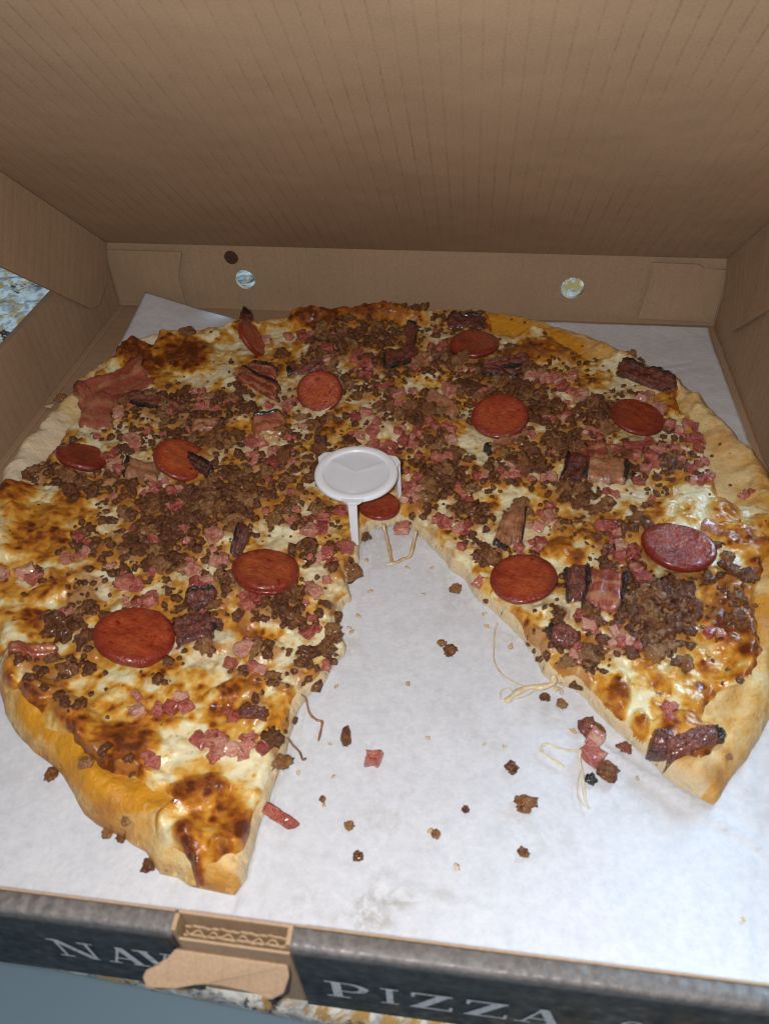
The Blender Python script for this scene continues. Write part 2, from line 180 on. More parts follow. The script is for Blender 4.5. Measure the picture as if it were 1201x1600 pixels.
BARE = [(-0.106, 0.1154, 0.0098, 0.0008, 0.0061, -0.0211), (-0.0627, 0.1458, 0.0084, 0.0006, 0.0032, -0.0154), (-0.0159, 0.1032, 0.0078, 0.0006, 0.0014, -0.0095),
 (0.0223, 0.1133, 0.0101, 0.0008, 0.0009, -0.0097), (0.0559, 0.0526, 0.0105, 0.0009, 0.0007, -0.0166), (0.1066, 0.101, 0.0052, 0.0004, -0.0003, -0.0065),
 (0.1251, 0.1026, 0.0081, 0.0007, -0.0008, -0.0104), (0.077, 0.0121, 0.018, 0.0017, 0.0, -0.0077), (0.1285, 0.0188, 0.0192, 0.0018, -0.0009, -0.0097),
 (0.1596, 0.0064, 0.0115, -0.0058, -0.0067, -0.0174), (0.1306, -0.0947, 0.0151, 0.0016, -0.0017, -0.0137), (0.0004, -0.0797, 0.0077, 0.0008, 0.002, -0.0115),
 (-0.0238, -0.0856, 0.0061, 0.0006, 0.0009, -0.004), (-0.0825, -0.1133, 0.008, 0.0008, 0.0017, -0.0042), (-0.0453, -0.1094, 0.0063, 0.0007, 0.0011, -0.0036),
 (-0.1553, 0.0341, 0.0146, 0.0013, 0.0028, -0.0067), (-0.0049, 0.0542, 0.0065, 0.0006, 0.0006, -0.004), (-0.0308, 0.0159, 0.0074, 0.0007, 0.0012, -0.0061),
 (-0.0151, -0.0272, 0.0043, 0.0004, 0.0008, -0.0043), (0.0671, -0.047, 0.0075, 0.0007, 0.0002, -0.0077), (0.0551, -0.0383, 0.0065, 0.0006, 0.0003, -0.0056),
 (0.0896, -0.0653, 0.0071, 0.0007, -0.0001, -0.005), (-0.1091, -0.0612, 0.006, 0.0006, 0.0014, -0.0035), (-0.126, -0.0551, 0.0086, 0.0008, 0.0017, -0.004),
 (-0.1033, -0.0902, 0.0057, 0.0006, 0.002, -0.0047), (-0.1147, -0.1042, 0.0061, 0.0006, 0.0015, -0.0032), (-0.0199, -0.0904, 0.0109, 0.0011, 0.0007, -0.0033),
 (-0.0136, -0.15, 0.0052, 0.0006, 0.002, -0.0082), (0.0378, 0.1159, 0.0055, 0.0004, 0.0004, -0.0056), (0.0004, 0.1669, 0.0051, 0.0004, 0.0006, -0.0049),
 (-0.025, 0.0646, 0.0073, 0.0006, 0.0008, -0.0048), (-0.0769, 0.0144, 0.0041, 0.0004, 0.0018, -0.0061), (0.0069, 0.0766, 0.003, 0.0002, 0.0007, -0.0062),
 (0.1007, -0.0297, 0.0118, 0.0011, -0.0004, -0.0097), (0.0695, -0.02, 0.0079, 0.0008, 0.0001, -0.0052), (0.177, -0.0054, 0.012, 0.0011, -0.0048, -0.0254),
 (-0.1535, -0.0413, 0.0191, 0.0018, 0.0135, -0.0281), (-0.1502, -0.0153, 0.0121, 0.0011, 0.0062, -0.0138), (-0.0346, -0.0255, 0.0063, 0.0043, 0.0028, -0.0056),
 (-0.0767, 0.0602, 0.0037, 0.0003, 0.0022, -0.0084), (-0.0062, 0.0054, 0.0039, 0.0004, 0.0008, -0.0049), (0.0302, -0.0281, 0.0037, 0.0004, 0.0003, -0.0034)]
MEATZONE = [(-0.181, 0.0159), (-0.1631, 0.0346), (-0.1605, 0.0658), (-0.1429, 0.0944), (-0.1111, 0.1113), (-0.0863, 0.1283), (-0.0751, 0.153), (-0.0424, 0.1637), (-0.0025, 0.1926),
 (0.0418, 0.1913), (0.0765, 0.1563), (0.116, 0.1365), (0.1381, 0.124), (0.1639, 0.0929), (0.1709, 0.0694), (0.1787, 0.0374), (0.1609, 0.0257), (0.1673, 0.0071),
 (0.1679, -0.0232), (0.1678, -0.0539), (0.1508, -0.0762), (0.1288, -0.0881), (0.1129, -0.096), (0.0977, -0.0976), (0.0772, -0.0666), (0.0598, -0.0458), (0.034, -0.019),
 (0.0029, -0.022), (0.0014, -0.0515), (0.0023, -0.0741), (0.0057, -0.0944), (-0.0065, -0.1146), (-0.0268, -0.1075), (-0.0542, -0.1071), (-0.0944, -0.1113),
 (-0.1158, -0.1199), (-0.1257, -0.1113), (-0.1227, -0.0868), (-0.1297, -0.0645), (-0.154, -0.0668), (-0.1475, -0.0538), (-0.1395, -0.0355), (-0.1631, -0.014)]
COINS = [(-0.0369, 0.0871, 0.019, 0.0069, -0.5675, 0.8233, 0.0139, 0.0035, 0), (-0.0988, 0.0206, 0.016, 0.4428, 0.0595, 0.8947, 0.0158, 0.0035, 0),
 (0.0521, 0.1541, 0.017, -0.0211, 0.0227, 0.9995, 0.0166, 0.004, 0.4), (0.0692, 0.0717, 0.019, -0.0629, -0.3593, 0.9311, 0.0158, 0.003, 0.15),
 (0.1461, 0.0809, 0.017, 0.1151, -0.0275, 0.993, 0.0156, 0.003, 0.3), (-0.0349, -0.0533, 0.018, 0.159, 0.1916, 0.9685, 0.0155, 0.004, 0.1),
 (-0.0346, -0.0544, 0.014, 0.1538, 0.21, 0.9655, 0.0153, 0.003, 0.25), (-0.0821, -0.0952, 0.018, 0.209, 0.2249, 0.9517, 0.0174, 0.005, 0),
 (0.0818, -0.0478, 0.018, -0.0343, 0.0302, 0.999, 0.0155, 0.003, 0.3), (0.1522, -0.0224, 0.02, 0.0013, 0.0988, 0.9951, 0.0167, 0.005, 0.25),
 (-0.0895, 0.1406, 0.021, 0.8412, 0.1662, 0.5145, 0.0134, 0.0035, 0), (-0.1558, 0.02, 0.016, 0.2855, 0.3082, 0.9075, 0.0144, 0.004, 0.5),
 (0.0104, -0.002, 0.014, 0.0289, 0.0423, 0.9987, 0.011, 0.003, 0.5)]
BACON = [('red', 0.1176, -0.0486, 0.0082, -0.0008, -0.0026, -0.0141, 0.006, 0.1, 'ew'), ('dark', 0.1065, -0.0459, 0.0057, 0.0022, 0.0012, -0.0123, 0.005, 0.15, 'ew'),
 ('red', 0.1193, 0.047, 0.0089, 0.0033, 0.0005, -0.0126, 0.005, 0.1, ''), ('tan', 0.1251, 0.0352, 0.011, -0.0006, -0.0014, -0.0103, 0.006, 0.1, 'ew'),
 ('dark', 0.1092, 0.0338, 0.0054, -0.0027, -0.0033, -0.0119, 0.006, 0.2, 'w'), ('tan', 0.0789, -0.0103, 0.004, -0.0002, -0.0011, -0.0149, 0.005, 0.2, 'e'),
 ('tan', 0.074, -0.013, 0.0041, -0.0017, -0.003, -0.0126, 0.005, 0.2, 's'), ('tan', 0.0351, 0.0873, 0.01, -0.0093, -0.0022, -0.0078, 0.0035, 0.25, 's'),
 ('pink', -0.0613, 0.059, 0.0094, 0.0031, 0.0032, -0.0099, 0.005, 0.15, 'n'), ('fat', -0.0568, 0.0498, 0.0072, 0.0024, 0.0011, -0.0034, 0.003, 0.1, ''),
 ('red', -0.079, 0.1023, 0.0153, -0.0105, -0.0004, -0.0074, 0.005, 0.2, 'n'), ('red', -0.0789, 0.1153, 0.0104, -0.0034, 0.0007, -0.0063, 0.004, 0.2, 'n'),
 ('dark', 0.0096, 0.1609, 0.0043, -0.0018, -0.0005, -0.014, 0.005, 0.3, 'en'), ('dark', 0.006, 0.1355, 0.01, 0.0081, 0.0026, -0.0083, 0.005, 0.25, 'sw'),
 ('tan', 0.0206, 0.1328, 0.0061, 0.0062, 0.002, -0.0059, 0.004, 0.2, ''), ('dark', 0.0726, 0.1361, 0.0157, 0.0064, 0.0005, -0.005, 0.004, 0.3, 's'),
 ('dark', 0.0689, 0.1227, 0.0116, -0.002, -0.0003, -0.0049, 0.004, 0.2, 's'), ('tan', 0.0751, 0.0577, 0.0119, 0.0115, 0.0013, -0.0039, 0.004, 0.3, 'w'),
 ('tan', -0.1198, 0.0116, 0.0108, -0.0036, 0.0015, -0.0098, 0.005, 0.15, 'w'), ('dark', -0.0533, -0.0353, 0.0033, -0.0017, -0.0012, -0.0107, 0.005, 0.4, 'w'),
 ('dark', -0.0606, -0.072, 0.0072, 0.0017, 0.002, -0.005, 0.005, 0.3, 'n'), ('dark', -0.0596, -0.0875, 0.0082, 0.0028, 0.0036, -0.0078, 0.004, 0.1, ''),
 ('dark', -0.052, -0.0839, 0.0048, -0.0016, -0.0001, -0.0023, 0.004, 0.3, 's'), ('pink', -0.1657, 0.089, 0.0136, 0.0207, 0.01, -0.0137, 0.003, 0.1, ''),
 ('pink', -0.1682, 0.0651, 0.0101, 0.0008, 0.0077, -0.0183, 0.003, 0.1, ''), ('dark', 0.1562, 0.124, 0.015, -0.011, -0.0022, -0.0066, 0.003, 0.02, 'n'),
 ('dark', 0.1441, -0.1212, 0.0105, 0.0044, 0.0004, -0.0045, 0.003, 0.03, 'e'), ('dark', 0.0986, -0.0769, 0.0063, -0.0014, -0.0013, -0.0056, 0.006, 0.2, 'w'),
 ('dark', 0.0456, 0.1846, 0.0129, 0.0009, 0.0004, -0.0077, 0.004, 0.3, 'n'), ('dark', -0.1048, 0.1659, 0.0049, -0.0039, -0.0005, -0.0146, 0.004, 0.3, 'n'),
 ('dark', -0.1353, 0.0731, 0.0184, -0.0035, 0.0014, -0.0057, 0.003, 0.3, 's'), ('dark', -0.0905, 0.0185, 0.0091, -0.0052, -0.0002, -0.0043, 0.004, 0.3, 'en'),
 ('dark', -0.029, 0.0463, 0.0036, 0.0003, 0.0009, -0.0045, 0.005, 0.3, 'e'), ('dark', -0.051, 0.1198, 0.0112, 0.0048, 0.0015, -0.0049, 0.004, 0.2, 'w'),
 ('dark', 0.1217, -0.0227, 0.003, 0.001, 0.0001, -0.0025, 0.004, 0.3, 'e'), ('tan', -0.0963, 0.0554, 0.0087, 0.0035, 0.0022, -0.0052, 0.004, 0.2, 'e'),
 ('pink', -0.1231, -0.1077, 0.0076, 0.0039, 0.0027, -0.0035, 0.003, 0.1, ''), ('dark', 0.1332, -0.121, 0.0041, -0.0004, -0.0017, -0.0059, 0.004, 0.3, ''),
 ('dark', -0.0232, -0.1267, 0.0055, 0.0006, 0.0006, -0.0025, 0.004, 0.2, '')]
HAM = [(-0.1531, 0.0636, 0.0056), (-0.1363, 0.0403, 0.0057), (-0.1319, 0.0336, 0.0049), (-0.1417, 0.0253, 0.0045), (-0.1363, 0.0147, 0.0055), (-0.1579, 0.0074, 0.0045),
 (-0.1607, 0.0055, 0.0045), (-0.0853, 0.1513, 0.0048), (-0.0716, 0.1581, 0.0057), (-0.0622, 0.1588, 0.0066), (-0.0414, 0.1401, 0.0064), (-0.0402, 0.1286, 0.005),
 (-0.022, 0.1362, 0.0063), (-0.0153, 0.1268, 0.0058), (-0.0117, 0.1161, 0.0044), (-0.1056, 0.0708, 0.0051), (-0.0965, 0.0703, 0.0043), (-0.0879, 0.0768, 0.0035),
 (-0.0548, 0.0783, 0.005), (-0.0408, 0.0605, 0.0037), (-0.0671, 0.0416, 0.0054), (-0.0537, 0.0359, 0.0043), (-0.0621, 0.0306, 0.0036), (-0.051, 0.0245, 0.0049),
 (-0.0125, 0.0691, 0.0037), (-0.0066, 0.0746, 0.0049), (-0.0084, 0.0543, 0.005), (-0.0011, 0.0591, 0.0047), (0.0059, 0.0468, 0.0042), (-0.0001, 0.0462, 0.0043),
 (0.0017, 0.1044, 0.0047), (0.0093, 0.0955, 0.0058), (0.0176, 0.1009, 0.0039), (0.0106, 0.0837, 0.0038), (0.0386, 0.1026, 0.0058), (0.032, 0.1536, 0.0055),
 (0.0938, 0.1209, 0.0069), (0.0873, 0.1189, 0.0056), (0.1033, 0.1181, 0.006), (0.1131, 0.1245, 0.0053), (0.1068, 0.1115, 0.0048), (0.0964, 0.0783, 0.0037),
 (0.1072, 0.0804, 0.0038), (0.0242, 0.0588, 0.0054), (0.0177, 0.0524, 0.0053), (0.0227, 0.0482, 0.0053), (0.0133, 0.0603, 0.0043), (0.0336, 0.0668, 0.0037),
 (0.0429, 0.0634, 0.0047), (0.0435, 0.0529, 0.0053), (0.0377, 0.0356, 0.0059), (0.0428, 0.0371, 0.0041), (0.0904, 0.0485, 0.0028), (0.0767, 0.0337, 0.0052),
 (0.0784, 0.0276, 0.0041), (0.0972, 0.0277, 0.0051), (0.0586, 0.0242, 0.004), (0.0246, 0.012, 0.0056), (0.0227, 0.0049, 0.0049), (0.1184, 0.1057, 0.0051),
 (0.1154, 0.0989, 0.0047), (0.1205, 0.0683, 0.0044), (0.1522, 0.1032, 0.006), (0.1599, 0.0929, 0.0059), (0.1646, 0.081, 0.0042), (0.1741, 0.0818, 0.005),
 (0.1768, 0.0673, 0.0057), (0.1764, 0.0605, 0.0045), (0.1683, 0.0736, 0.0046), (0.1443, 0.056, 0.0055), (0.1494, 0.0593, 0.0048), (0.1569, 0.0571, 0.0048),
 (0.1636, 0.0577, 0.0037), (0.1426, 0.0492, 0.0043), (0.1506, 0.0472, 0.0054), (0.1463, 0.0389, 0.0046), (0.1643, 0.0468, 0.004), (0.1692, 0.0409, 0.0043),
 (0.1775, 0.048, 0.004), (0.178, 0.036, 0.004), (0.1723, 0.0304, 0.0039), (0.1419, 0.0292, 0.0045), (-0.1479, -0.0648, 0.0063), (-0.1428, -0.0675, 0.0052),
 (-0.1565, -0.0697, 0.0047), (-0.1283, -0.0081, 0.0035), (-0.099, -0.0029, 0.0052), (-0.0916, -0.0145, 0.005), (-0.0959, -0.0149, 0.004), (-0.1046, 0.0053, 0.0032),
 (-0.1339, -0.0392, 0.0044), (-0.1257, -0.0429, 0.0043), (-0.1342, -0.0532, 0.0033), (-0.1299, -0.0498, 0.003), (-0.0992, -0.0652, 0.0059), (-0.0934, -0.0666, 0.0049),
 (-0.1105, -0.0563, 0.0029), (-0.0837, -0.0741, 0.0051), (-0.0876, -0.0756, 0.0036), (-0.0944, -0.0774, 0.0033), (-0.1199, -0.0881, 0.0043), (-0.1032, -0.0588, 0.0028),
 (-0.0714, -0.0545, 0.0043), (-0.0675, -0.0621, 0.0049), (-0.067, -0.032, 0.0061), (-0.0616, -0.0482, 0.0053), (-0.057, -0.0478, 0.0037), (-0.069, -0.0543, 0.0037),
 (-0.0642, -0.063, 0.0045), (-0.0309, -0.0088, 0.0039), (-0.0159, -0.0135, 0.0048), (-0.0084, -0.0067, 0.0052), (-0.02, -0.0226, 0.0053), (-0.0225, -0.0242, 0.0041),
 (-0.0022, -0.0323, 0.0052), (-0.0097, -0.039, 0.0061), (-0.0131, -0.0418, 0.0042), (-0.0111, -0.0631, 0.0052), (-0.0067, -0.0553, 0.0035), (0.003, -0.0655, 0.0049),
 (-0.0097, -0.0847, 0.0047), (-0.0004, -0.0972, 0.0038), (-0.0398, -0.069, 0.0059), (-0.0354, -0.07, 0.0041), (-0.0347, -0.0968, 0.005), (-0.0373, -0.0954, 0.0033),
 (-0.0387, -0.1044, 0.0044), (-0.0256, -0.1056, 0.0043), (0.0217, 0.0147, 0.0043), (0.0258, 0.0071, 0.0049), (0.0268, -0.0095, 0.0054), (0.041, -0.0091, 0.0047),
 (0.045, -0.0119, 0.0041), (0.0562, 0.0017, 0.0045), (0.0517, -0.0149, 0.0044), (0.054, -0.0174, 0.0034), (0.0479, -0.0292, 0.004), (0.0535, -0.027, 0.0034),
 (0.0466, -0.0377, 0.0027), (0.052, -0.0388, 0.0039), (0.0599, -0.0503, 0.0047), (0.0628, -0.052, 0.0032), (0.0751, -0.0666, 0.004), (0.0946, -0.0018, 0.0052),
 (0.0892, -0.0091, 0.0041), (0.0905, -0.0192, 0.0047), (0.0883, -0.0245, 0.0037), (0.0735, 0.0256, 0.0037), (0.1244, -0.0058, 0.0061), (0.1268, -0.0122, 0.0038),
 (0.1275, -0.0199, 0.0047), (0.1249, -0.0159, 0.0038), (0.1262, -0.0275, 0.004), (0.1353, -0.0402, 0.0055), (0.133, -0.0231, 0.0041), (0.1694, -0.0038, 0.0047),
 (0.125, 0.0191, 0.0037), (0.1286, 0.0175, 0.0034), (0.1245, -0.0771, 0.0054), (0.1218, -0.0784, 0.0045), (0.1273, -0.0801, 0.0039), (0.1198, -0.0726, 0.0037),
 (0.1057, -0.0653, 0.0034), (0.1093, -0.0712, 0.0045), (0.1031, -0.0865, 0.0044), (0.1594, -0.0685, 0.0044), (0.163, -0.0698, 0.0032), (0.1928, 0.0239, 0.0036),
 (-0.0566, -0.1271, 0.0054), (-0.0542, -0.1225, 0.0052), (-0.0503, -0.1265, 0.0038), (-0.0615, -0.1283, 0.0043), (-0.0409, -0.1396, 0.0047), (-0.0367, -0.1386, 0.0047),
 (-0.0316, -0.1413, 0.0044), (-0.0272, -0.1422, 0.0049), (-0.022, -0.1403, 0.0046), (-0.0157, -0.1404, 0.0036), (-0.0337, -0.1429, 0.0036), (-0.0309, -0.1287, 0.0037),
 (-0.0549, -0.1517, 0.0044), (-0.0571, -0.1499, 0.0031), (-0.0695, -0.13, 0.0038), (-0.0719, -0.1237, 0.0033), (0.1377, -0.1074, 0.0041), (0.1364, -0.1118, 0.0032),
 (0.0955, -0.097, 0.0048), (0.093, -0.0957, 0.0032), (0.101, -0.101, 0.0037), (0.1034, -0.1029, 0.0032), (-0.0218, -0.1362, 0.0034), (-0.0237, -0.0152, 0.0032),
 (0.0115, 0.0388, 0.0042)]
LOOSE = {'beef': [(0.0476, -0.0769, 0.0031), (0.0512, -0.0806, 0.0048), (0.0133, -0.127, 0.0053), (0.0084, -0.153, 0.002), (0.02, -0.1619, 0.0033), (0.0248, -0.1724, 0.0032),
          (0.0778, -0.1328, 0.0039), (0.0827, -0.1468, 0.0066), (0.0614, -0.1511, 0.0023), (0.0512, -0.1615, 0.0027), (0.0821, -0.1644, 0.003), (0.098, -0.1024, 0.0036),
          (0.1083, -0.1122, 0.0065), (0.1122, -0.1132, 0.0038), (0.1141, -0.1312, 0.0066), (0.1073, -0.1343, 0.0037), (0.1211, -0.1198, 0.0043),
          (0.0516, -0.0452, 0.0048), (0.0917, -0.1, 0.0033), (0.0047, -0.0153, 0.0052), (-0.0975, -0.1546, 0.0045), (-0.0668, -0.1742, 0.0037), (-0.0611, -0.175, 0.0037),
          (-0.0586, -0.1721, 0.0032), (-0.0478, -0.1837, 0.0041), (-0.2048, 0.0893, 0.0062), (0.1566, -0.1247, 0.0022), (-0.0791, -0.1552, 0.0044)],
 'ham': [(0.0252, -0.1356, 0.006), (0.1099, -0.1177, 0.0065), (0.1086, -0.1252, 0.008), (0.0224, -0.009, 0.0071), (-0.007, -0.1614, 0.0061)],
 'pale': [(-0.2092, 0.0812, 0.0053), (0.0075, -0.0306, 0.0022), (0.0121, -0.0499, 0.0021), (0.0089, -0.0653, 0.0024), (0.0071, -0.0746, 0.0023),
          (0.0056, -0.0723, 0.0017), (0.0349, -0.0992, 0.0019), (0.0657, -0.0584, 0.0021), (0.0668, -0.0653, 0.002), (0.0773, -0.0756, 0.0026), (0.0452, -0.1232, 0.0016),
          (0.0593, -0.1718, 0.0022), (0.0492, -0.1601, 0.002), (0.0279, -0.0333, 0.0019), (0.0398, -0.0325, 0.0019), (-0.008, -0.1373, 0.0021),
          (-0.0028, -0.1435, 0.0016), (0.0676, -0.1236, 0.0013), (0.102, -0.1143, 0.0022), (0.1246, -0.1319, 0.0016), (0.0373, -0.049, 0.0012), (0.0092, -0.1549, 0.0015),
          (0.0108, -0.1433, 0.0013), (0.0965, -0.0946, 0.0025), (0.0985, -0.0969, 0.0019), (0.0753, -0.1239, 0.0013), (0.1534, -0.1781, 0.0013),
          (0.0052, -0.1036, 0.0017), (0.0072, -0.1302, 0.0013)]}
STRINGS = [[(0.0136, -0.0124, 0.01), (0.0161, -0.0181, 0.006), (0.0192, -0.0282, 0.004), (0.021, -0.0327, 0.0035), (0.025, -0.0298, 0.0035), (0.0286, -0.0283, 0.005),
  (0.0298, -0.021, 0.008), (0.0306, -0.0164, 0.011)],
 [(0.021, -0.0327, 0.0035), (0.0173, -0.0334, 0.003)],
 [(-0.0074, -0.1129, 0.008), (-0.0056, -0.1135, 0.006), (-0.0029, -0.1189, 0.004), (0.0003, -0.1209, 0.003), (0.0025, -0.1215, 0.003), (0.0027, -0.1264, 0.003),
  (0.0026, -0.1301, 0.003)],
 [(-0.0094, -0.1315, 0.006), (-0.0066, -0.1336, 0.004), (-0.0038, -0.1355, 0.003), (-0.0019, -0.1386, 0.003), (-0.0008, -0.1376, 0.003)],
 [(0.0711, -0.0658, 0.006), (0.0702, -0.069, 0.004), (0.0701, -0.077, 0.003), (0.0706, -0.0854, 0.003), (0.0742, -0.0915, 0.003), (0.0795, -0.0948, 0.003),
  (0.0833, -0.097, 0.004)],
 [(0.0945, -0.0936, 0.009), (0.0942, -0.0949, 0.005), (0.0898, -0.0963, 0.004), (0.0847, -0.0964, 0.003), (0.0795, -0.0998, 0.003), (0.0756, -0.1045, 0.003)],
 [(0.0898, -0.0963, 0.004), (0.0834, -0.1009, 0.003), (0.0782, -0.1027, 0.003), (0.0738, -0.1032, 0.003), (0.0735, -0.0995, 0.003), (0.0769, -0.0976, 0.003),
  (0.0782, -0.0996, 0.003)],
 [(0.1034, -0.125, 0.006), (0.0989, -0.1241, 0.004), (0.0942, -0.1224, 0.003), (0.0918, -0.1216, 0.003), (0.0896, -0.1229, 0.003), (0.0895, -0.1254, 0.003),
  (0.0928, -0.1277, 0.003), (0.0975, -0.1307, 0.003)],
 [(0.1037, -0.1242, 0.006), (0.1035, -0.1284, 0.004), (0.1045, -0.133, 0.003), (0.1044, -0.1394, 0.003), (0.105, -0.1443, 0.003), (0.106, -0.1464, 0.003)],
 [(0.1042, -0.1305, 0.003), (0.1022, -0.1371, 0.003), (0.1021, -0.1422, 0.003), (0.1042, -0.1456, 0.003)],
 [(0.1014, -0.0942, 0.006), (0.0991, -0.0949, 0.003), (0.0954, -0.0978, 0.003)]]
GREASE = [(0.0466, -0.0617, 0.0075, 0.0008, 0.0004, -0.0058, 0.2), (0.0672, -0.1225, 0.0125, 0.0013, 0.0002, -0.0082, 0.35),
 (0.0255, -0.1606, 0.0069, 0.0008, 0.0004, -0.0028, 0.3), (0.0758, -0.113, 0.0051, 0.0005, 0.0, -0.0035, 0.3), (0.0357, -0.186, 0.0125, 0.0036, 0.0014, -0.0042, 0.8),
 (0.028, -0.193, 0.0127, 0.0015, 0.0004, -0.0027, 0.7), (0.0571, -0.1815, 0.0086, 0.001, 0.0002, -0.0029, 0.4), (0.1206, -0.1404, 0.0111, -0.0061, -0.0054, -0.009, 0.25),
 (0.0937, -0.1082, 0.0076, 0.0008, -0.0002, -0.0058, 0.3), (-0.0047, -0.164, 0.007, 0.0008, 0.001, -0.0046, 0.35),
 (0.0244, -0.1354, 0.0059, 0.0006, 0.0006, -0.0042, 0.3), (0.0405, -0.1467, 0.0039, 0.003, 0.0011, -0.0016, 0.3), (0.0317, -0.1802, 0.003, 0.0031, 0.0013, -0.0012, 0.4),
 (0.0555, -0.1573, 0.0039, 0.0028, 0.001, -0.0015, 0.4)]

# ------------------------------------------------------------------ helpers
def link(o, parent=None):
    COL.objects.link(o)
    if parent is not None: o.parent = parent
    return o
def tag(o, label=None, cat=None, group=None, kind=None):
    if label: o['label'] = label
    if cat: o['category'] = cat
    if group: o['group'] = group
    if kind: o['kind'] = kind
    return o
def empty(name, loc=(0, 0, 0)):
    o = bpy.data.objects.new(name, None); o.location = loc; o.empty_display_size = .01
    return link(o)
def mesh(name, verts, faces, m, parent=None, smooth=True, attrs=None, sharp=None):
    me = bpy.data.meshes.new(name)
    me.from_pydata([tuple(v) for v in verts], [], [tuple(int(i) for i in f) for f in faces])
    finish(me, m, smooth, attrs)
    return link(bpy.data.objects.new(name, me), parent)
def finish(me, m, smooth=True, attrs=None):
    if attrs:
        for k, a in attrs.items():
            me.attributes.new(k, 'FLOAT', 'POINT').data.foreach_set('value', np.asarray(a, np.float32))
    if smooth: me.polygons.foreach_set('use_smooth', [True]*len(me.polygons))
    if m: me.materials.append(m)
    me.update()
def bm_obj(name, bm, m, parent=None, smooth=False):
    me = bpy.data.meshes.new(name); bmesh.ops.recalc_face_normals(bm, faces=bm.faces)
    bm.to_mesh(me); bm.free(); finish(me, m, smooth)
    return link(bpy.data.objects.new(name, me), parent)
def panel_bm(loop, tvec, bm=None, bev=0.0005):
    """prism: polygon loop (3D) pushed along tvec"""
    bm = bm or bmesh.new()
    a = [bm.verts.new(v) for v in loop]; b = [bm.verts.new(Vector(v)+Vector(tvec)) for v in loop]
    fs = [bm.faces.new(a), bm.faces.new(b[::-1])]
    n = len(a)
    for i in range(n): fs.append(bm.faces.new((a[i], b[i], b[(i+1) % n], a[(i+1) % n])))
    if bev:
        bmesh.ops.bevel(bm, geom=list({e for f in fs for e in f.edges}), offset=bev, segments=2, affect='EDGES', profile=.5)
    return bm
def panel(name, loop, tvec, m, parent, bev=0.0005):
    return bm_obj(name, panel_bm(loop, tvec, None, bev), m, parent)
# smooth value noise, numpy
_perm = np.random.default_rng(5).random((256, 256))
def vnoise(x, y):
    xi = np.floor(x).astype(int); yi = np.floor(y).astype(int); fx = x-xi; fy = y-yi
    fx = fx*fx*fx*(fx*(fx*6-15)+10); fy = fy*fy*fy*(fy*(fy*6-15)+10)
    g = lambda i, j: _perm[i & 255, j & 255]
    return (g(xi, yi)*(1-fx)+g(xi+1, yi)*fx)*(1-fy)+(g(xi, yi+1)*(1-fx)+g(xi+1, yi+1)*fx)*fy
def fbm(x, y, size, octs=3, seed=0):
    """-1..1 noise with features of about `size` metres"""
    t = 0; a = 1.; s = 1/size; n = 0
    for i in range(octs):
        t = t+a*(vnoise(x*s+seed*17.3+i*31.7, y*s+seed*9.1+i*11.3)*2-1); n += a; a *= .5; s *= 2.03
    return t/n
def sstep(a, b, x):
    t = np.clip((x-a)/(b-a), 0, 1); return t*t*(3-2*t)
def ell_r(e, x, y):
    cx, cy, ux, uy, vx, vy = e[:6]; det = ux*vy-uy*vx
    px = x-cx; py = y-cy
    return np.sqrt(((px*vy-py*vx)/det)**2+((py*ux-px*uy)/det)**2)
def seg_dist(x, y, pts, closed=False):
    d = np.full(x.shape, 9.); P = np.asarray(pts, float); n = len(P)
    for i in range(n if closed else n-1):
        a = P[i]; b = P[(i+1) % n]; ab = b-a; L = ab@ab+1e-12
        t = np.clip(((x-a[0])*ab[0]+(y-a[1])*ab[1])/L, 0, 1)
        d = np.minimum(d, np.hypot(x-a[0]-t*ab[0], y-a[1]-t*ab[1]))
    return d
def inside(x, y, pts):
    r = np.zeros(x.shape, bool); P = np.asarray(pts, float); n = len(P)
    for i in range(n):
        a = P[i]; b = P[i-1]
        c = ((a[1] > y) != (b[1] > y)) & (x < (b[0]-a[0])*(y-a[1])/(b[1]-a[1]+1e-15)+a[0]); r ^= c
    return r
def rough_line(pts, step, amp, seed, closed=False):
    """resample a polyline and shake it a little, so that torn and baked edges are uneven"""
    P = np.asarray(pts, float); out = []
    n = len(P)
    for i in range(n if closed else n-1):
        a = P[i]; b = P[(i+1) % n]; k = max(1, int(np.hypot(*(b-a))/step))
        for j in range(k): out.append(a+(b-a)*j/k)
    if not closed: out.append(P[-1])
    O = np.array(out); t = np.roll(O, -1, 0)-np.roll(O, 1, 0)
    if not closed: t[0] = O[1]-O[0]; t[-1] = O[-1]-O[-2]
    nn = np.c_[-t[:, 1], t[:, 0]]/(np.hypot(t[:, 0], t[:, 1])[:, None]+1e-9)
    return O+nn*(fbm(O[:, 0], O[:, 1], .006, 3, seed)*amp)[:, None]

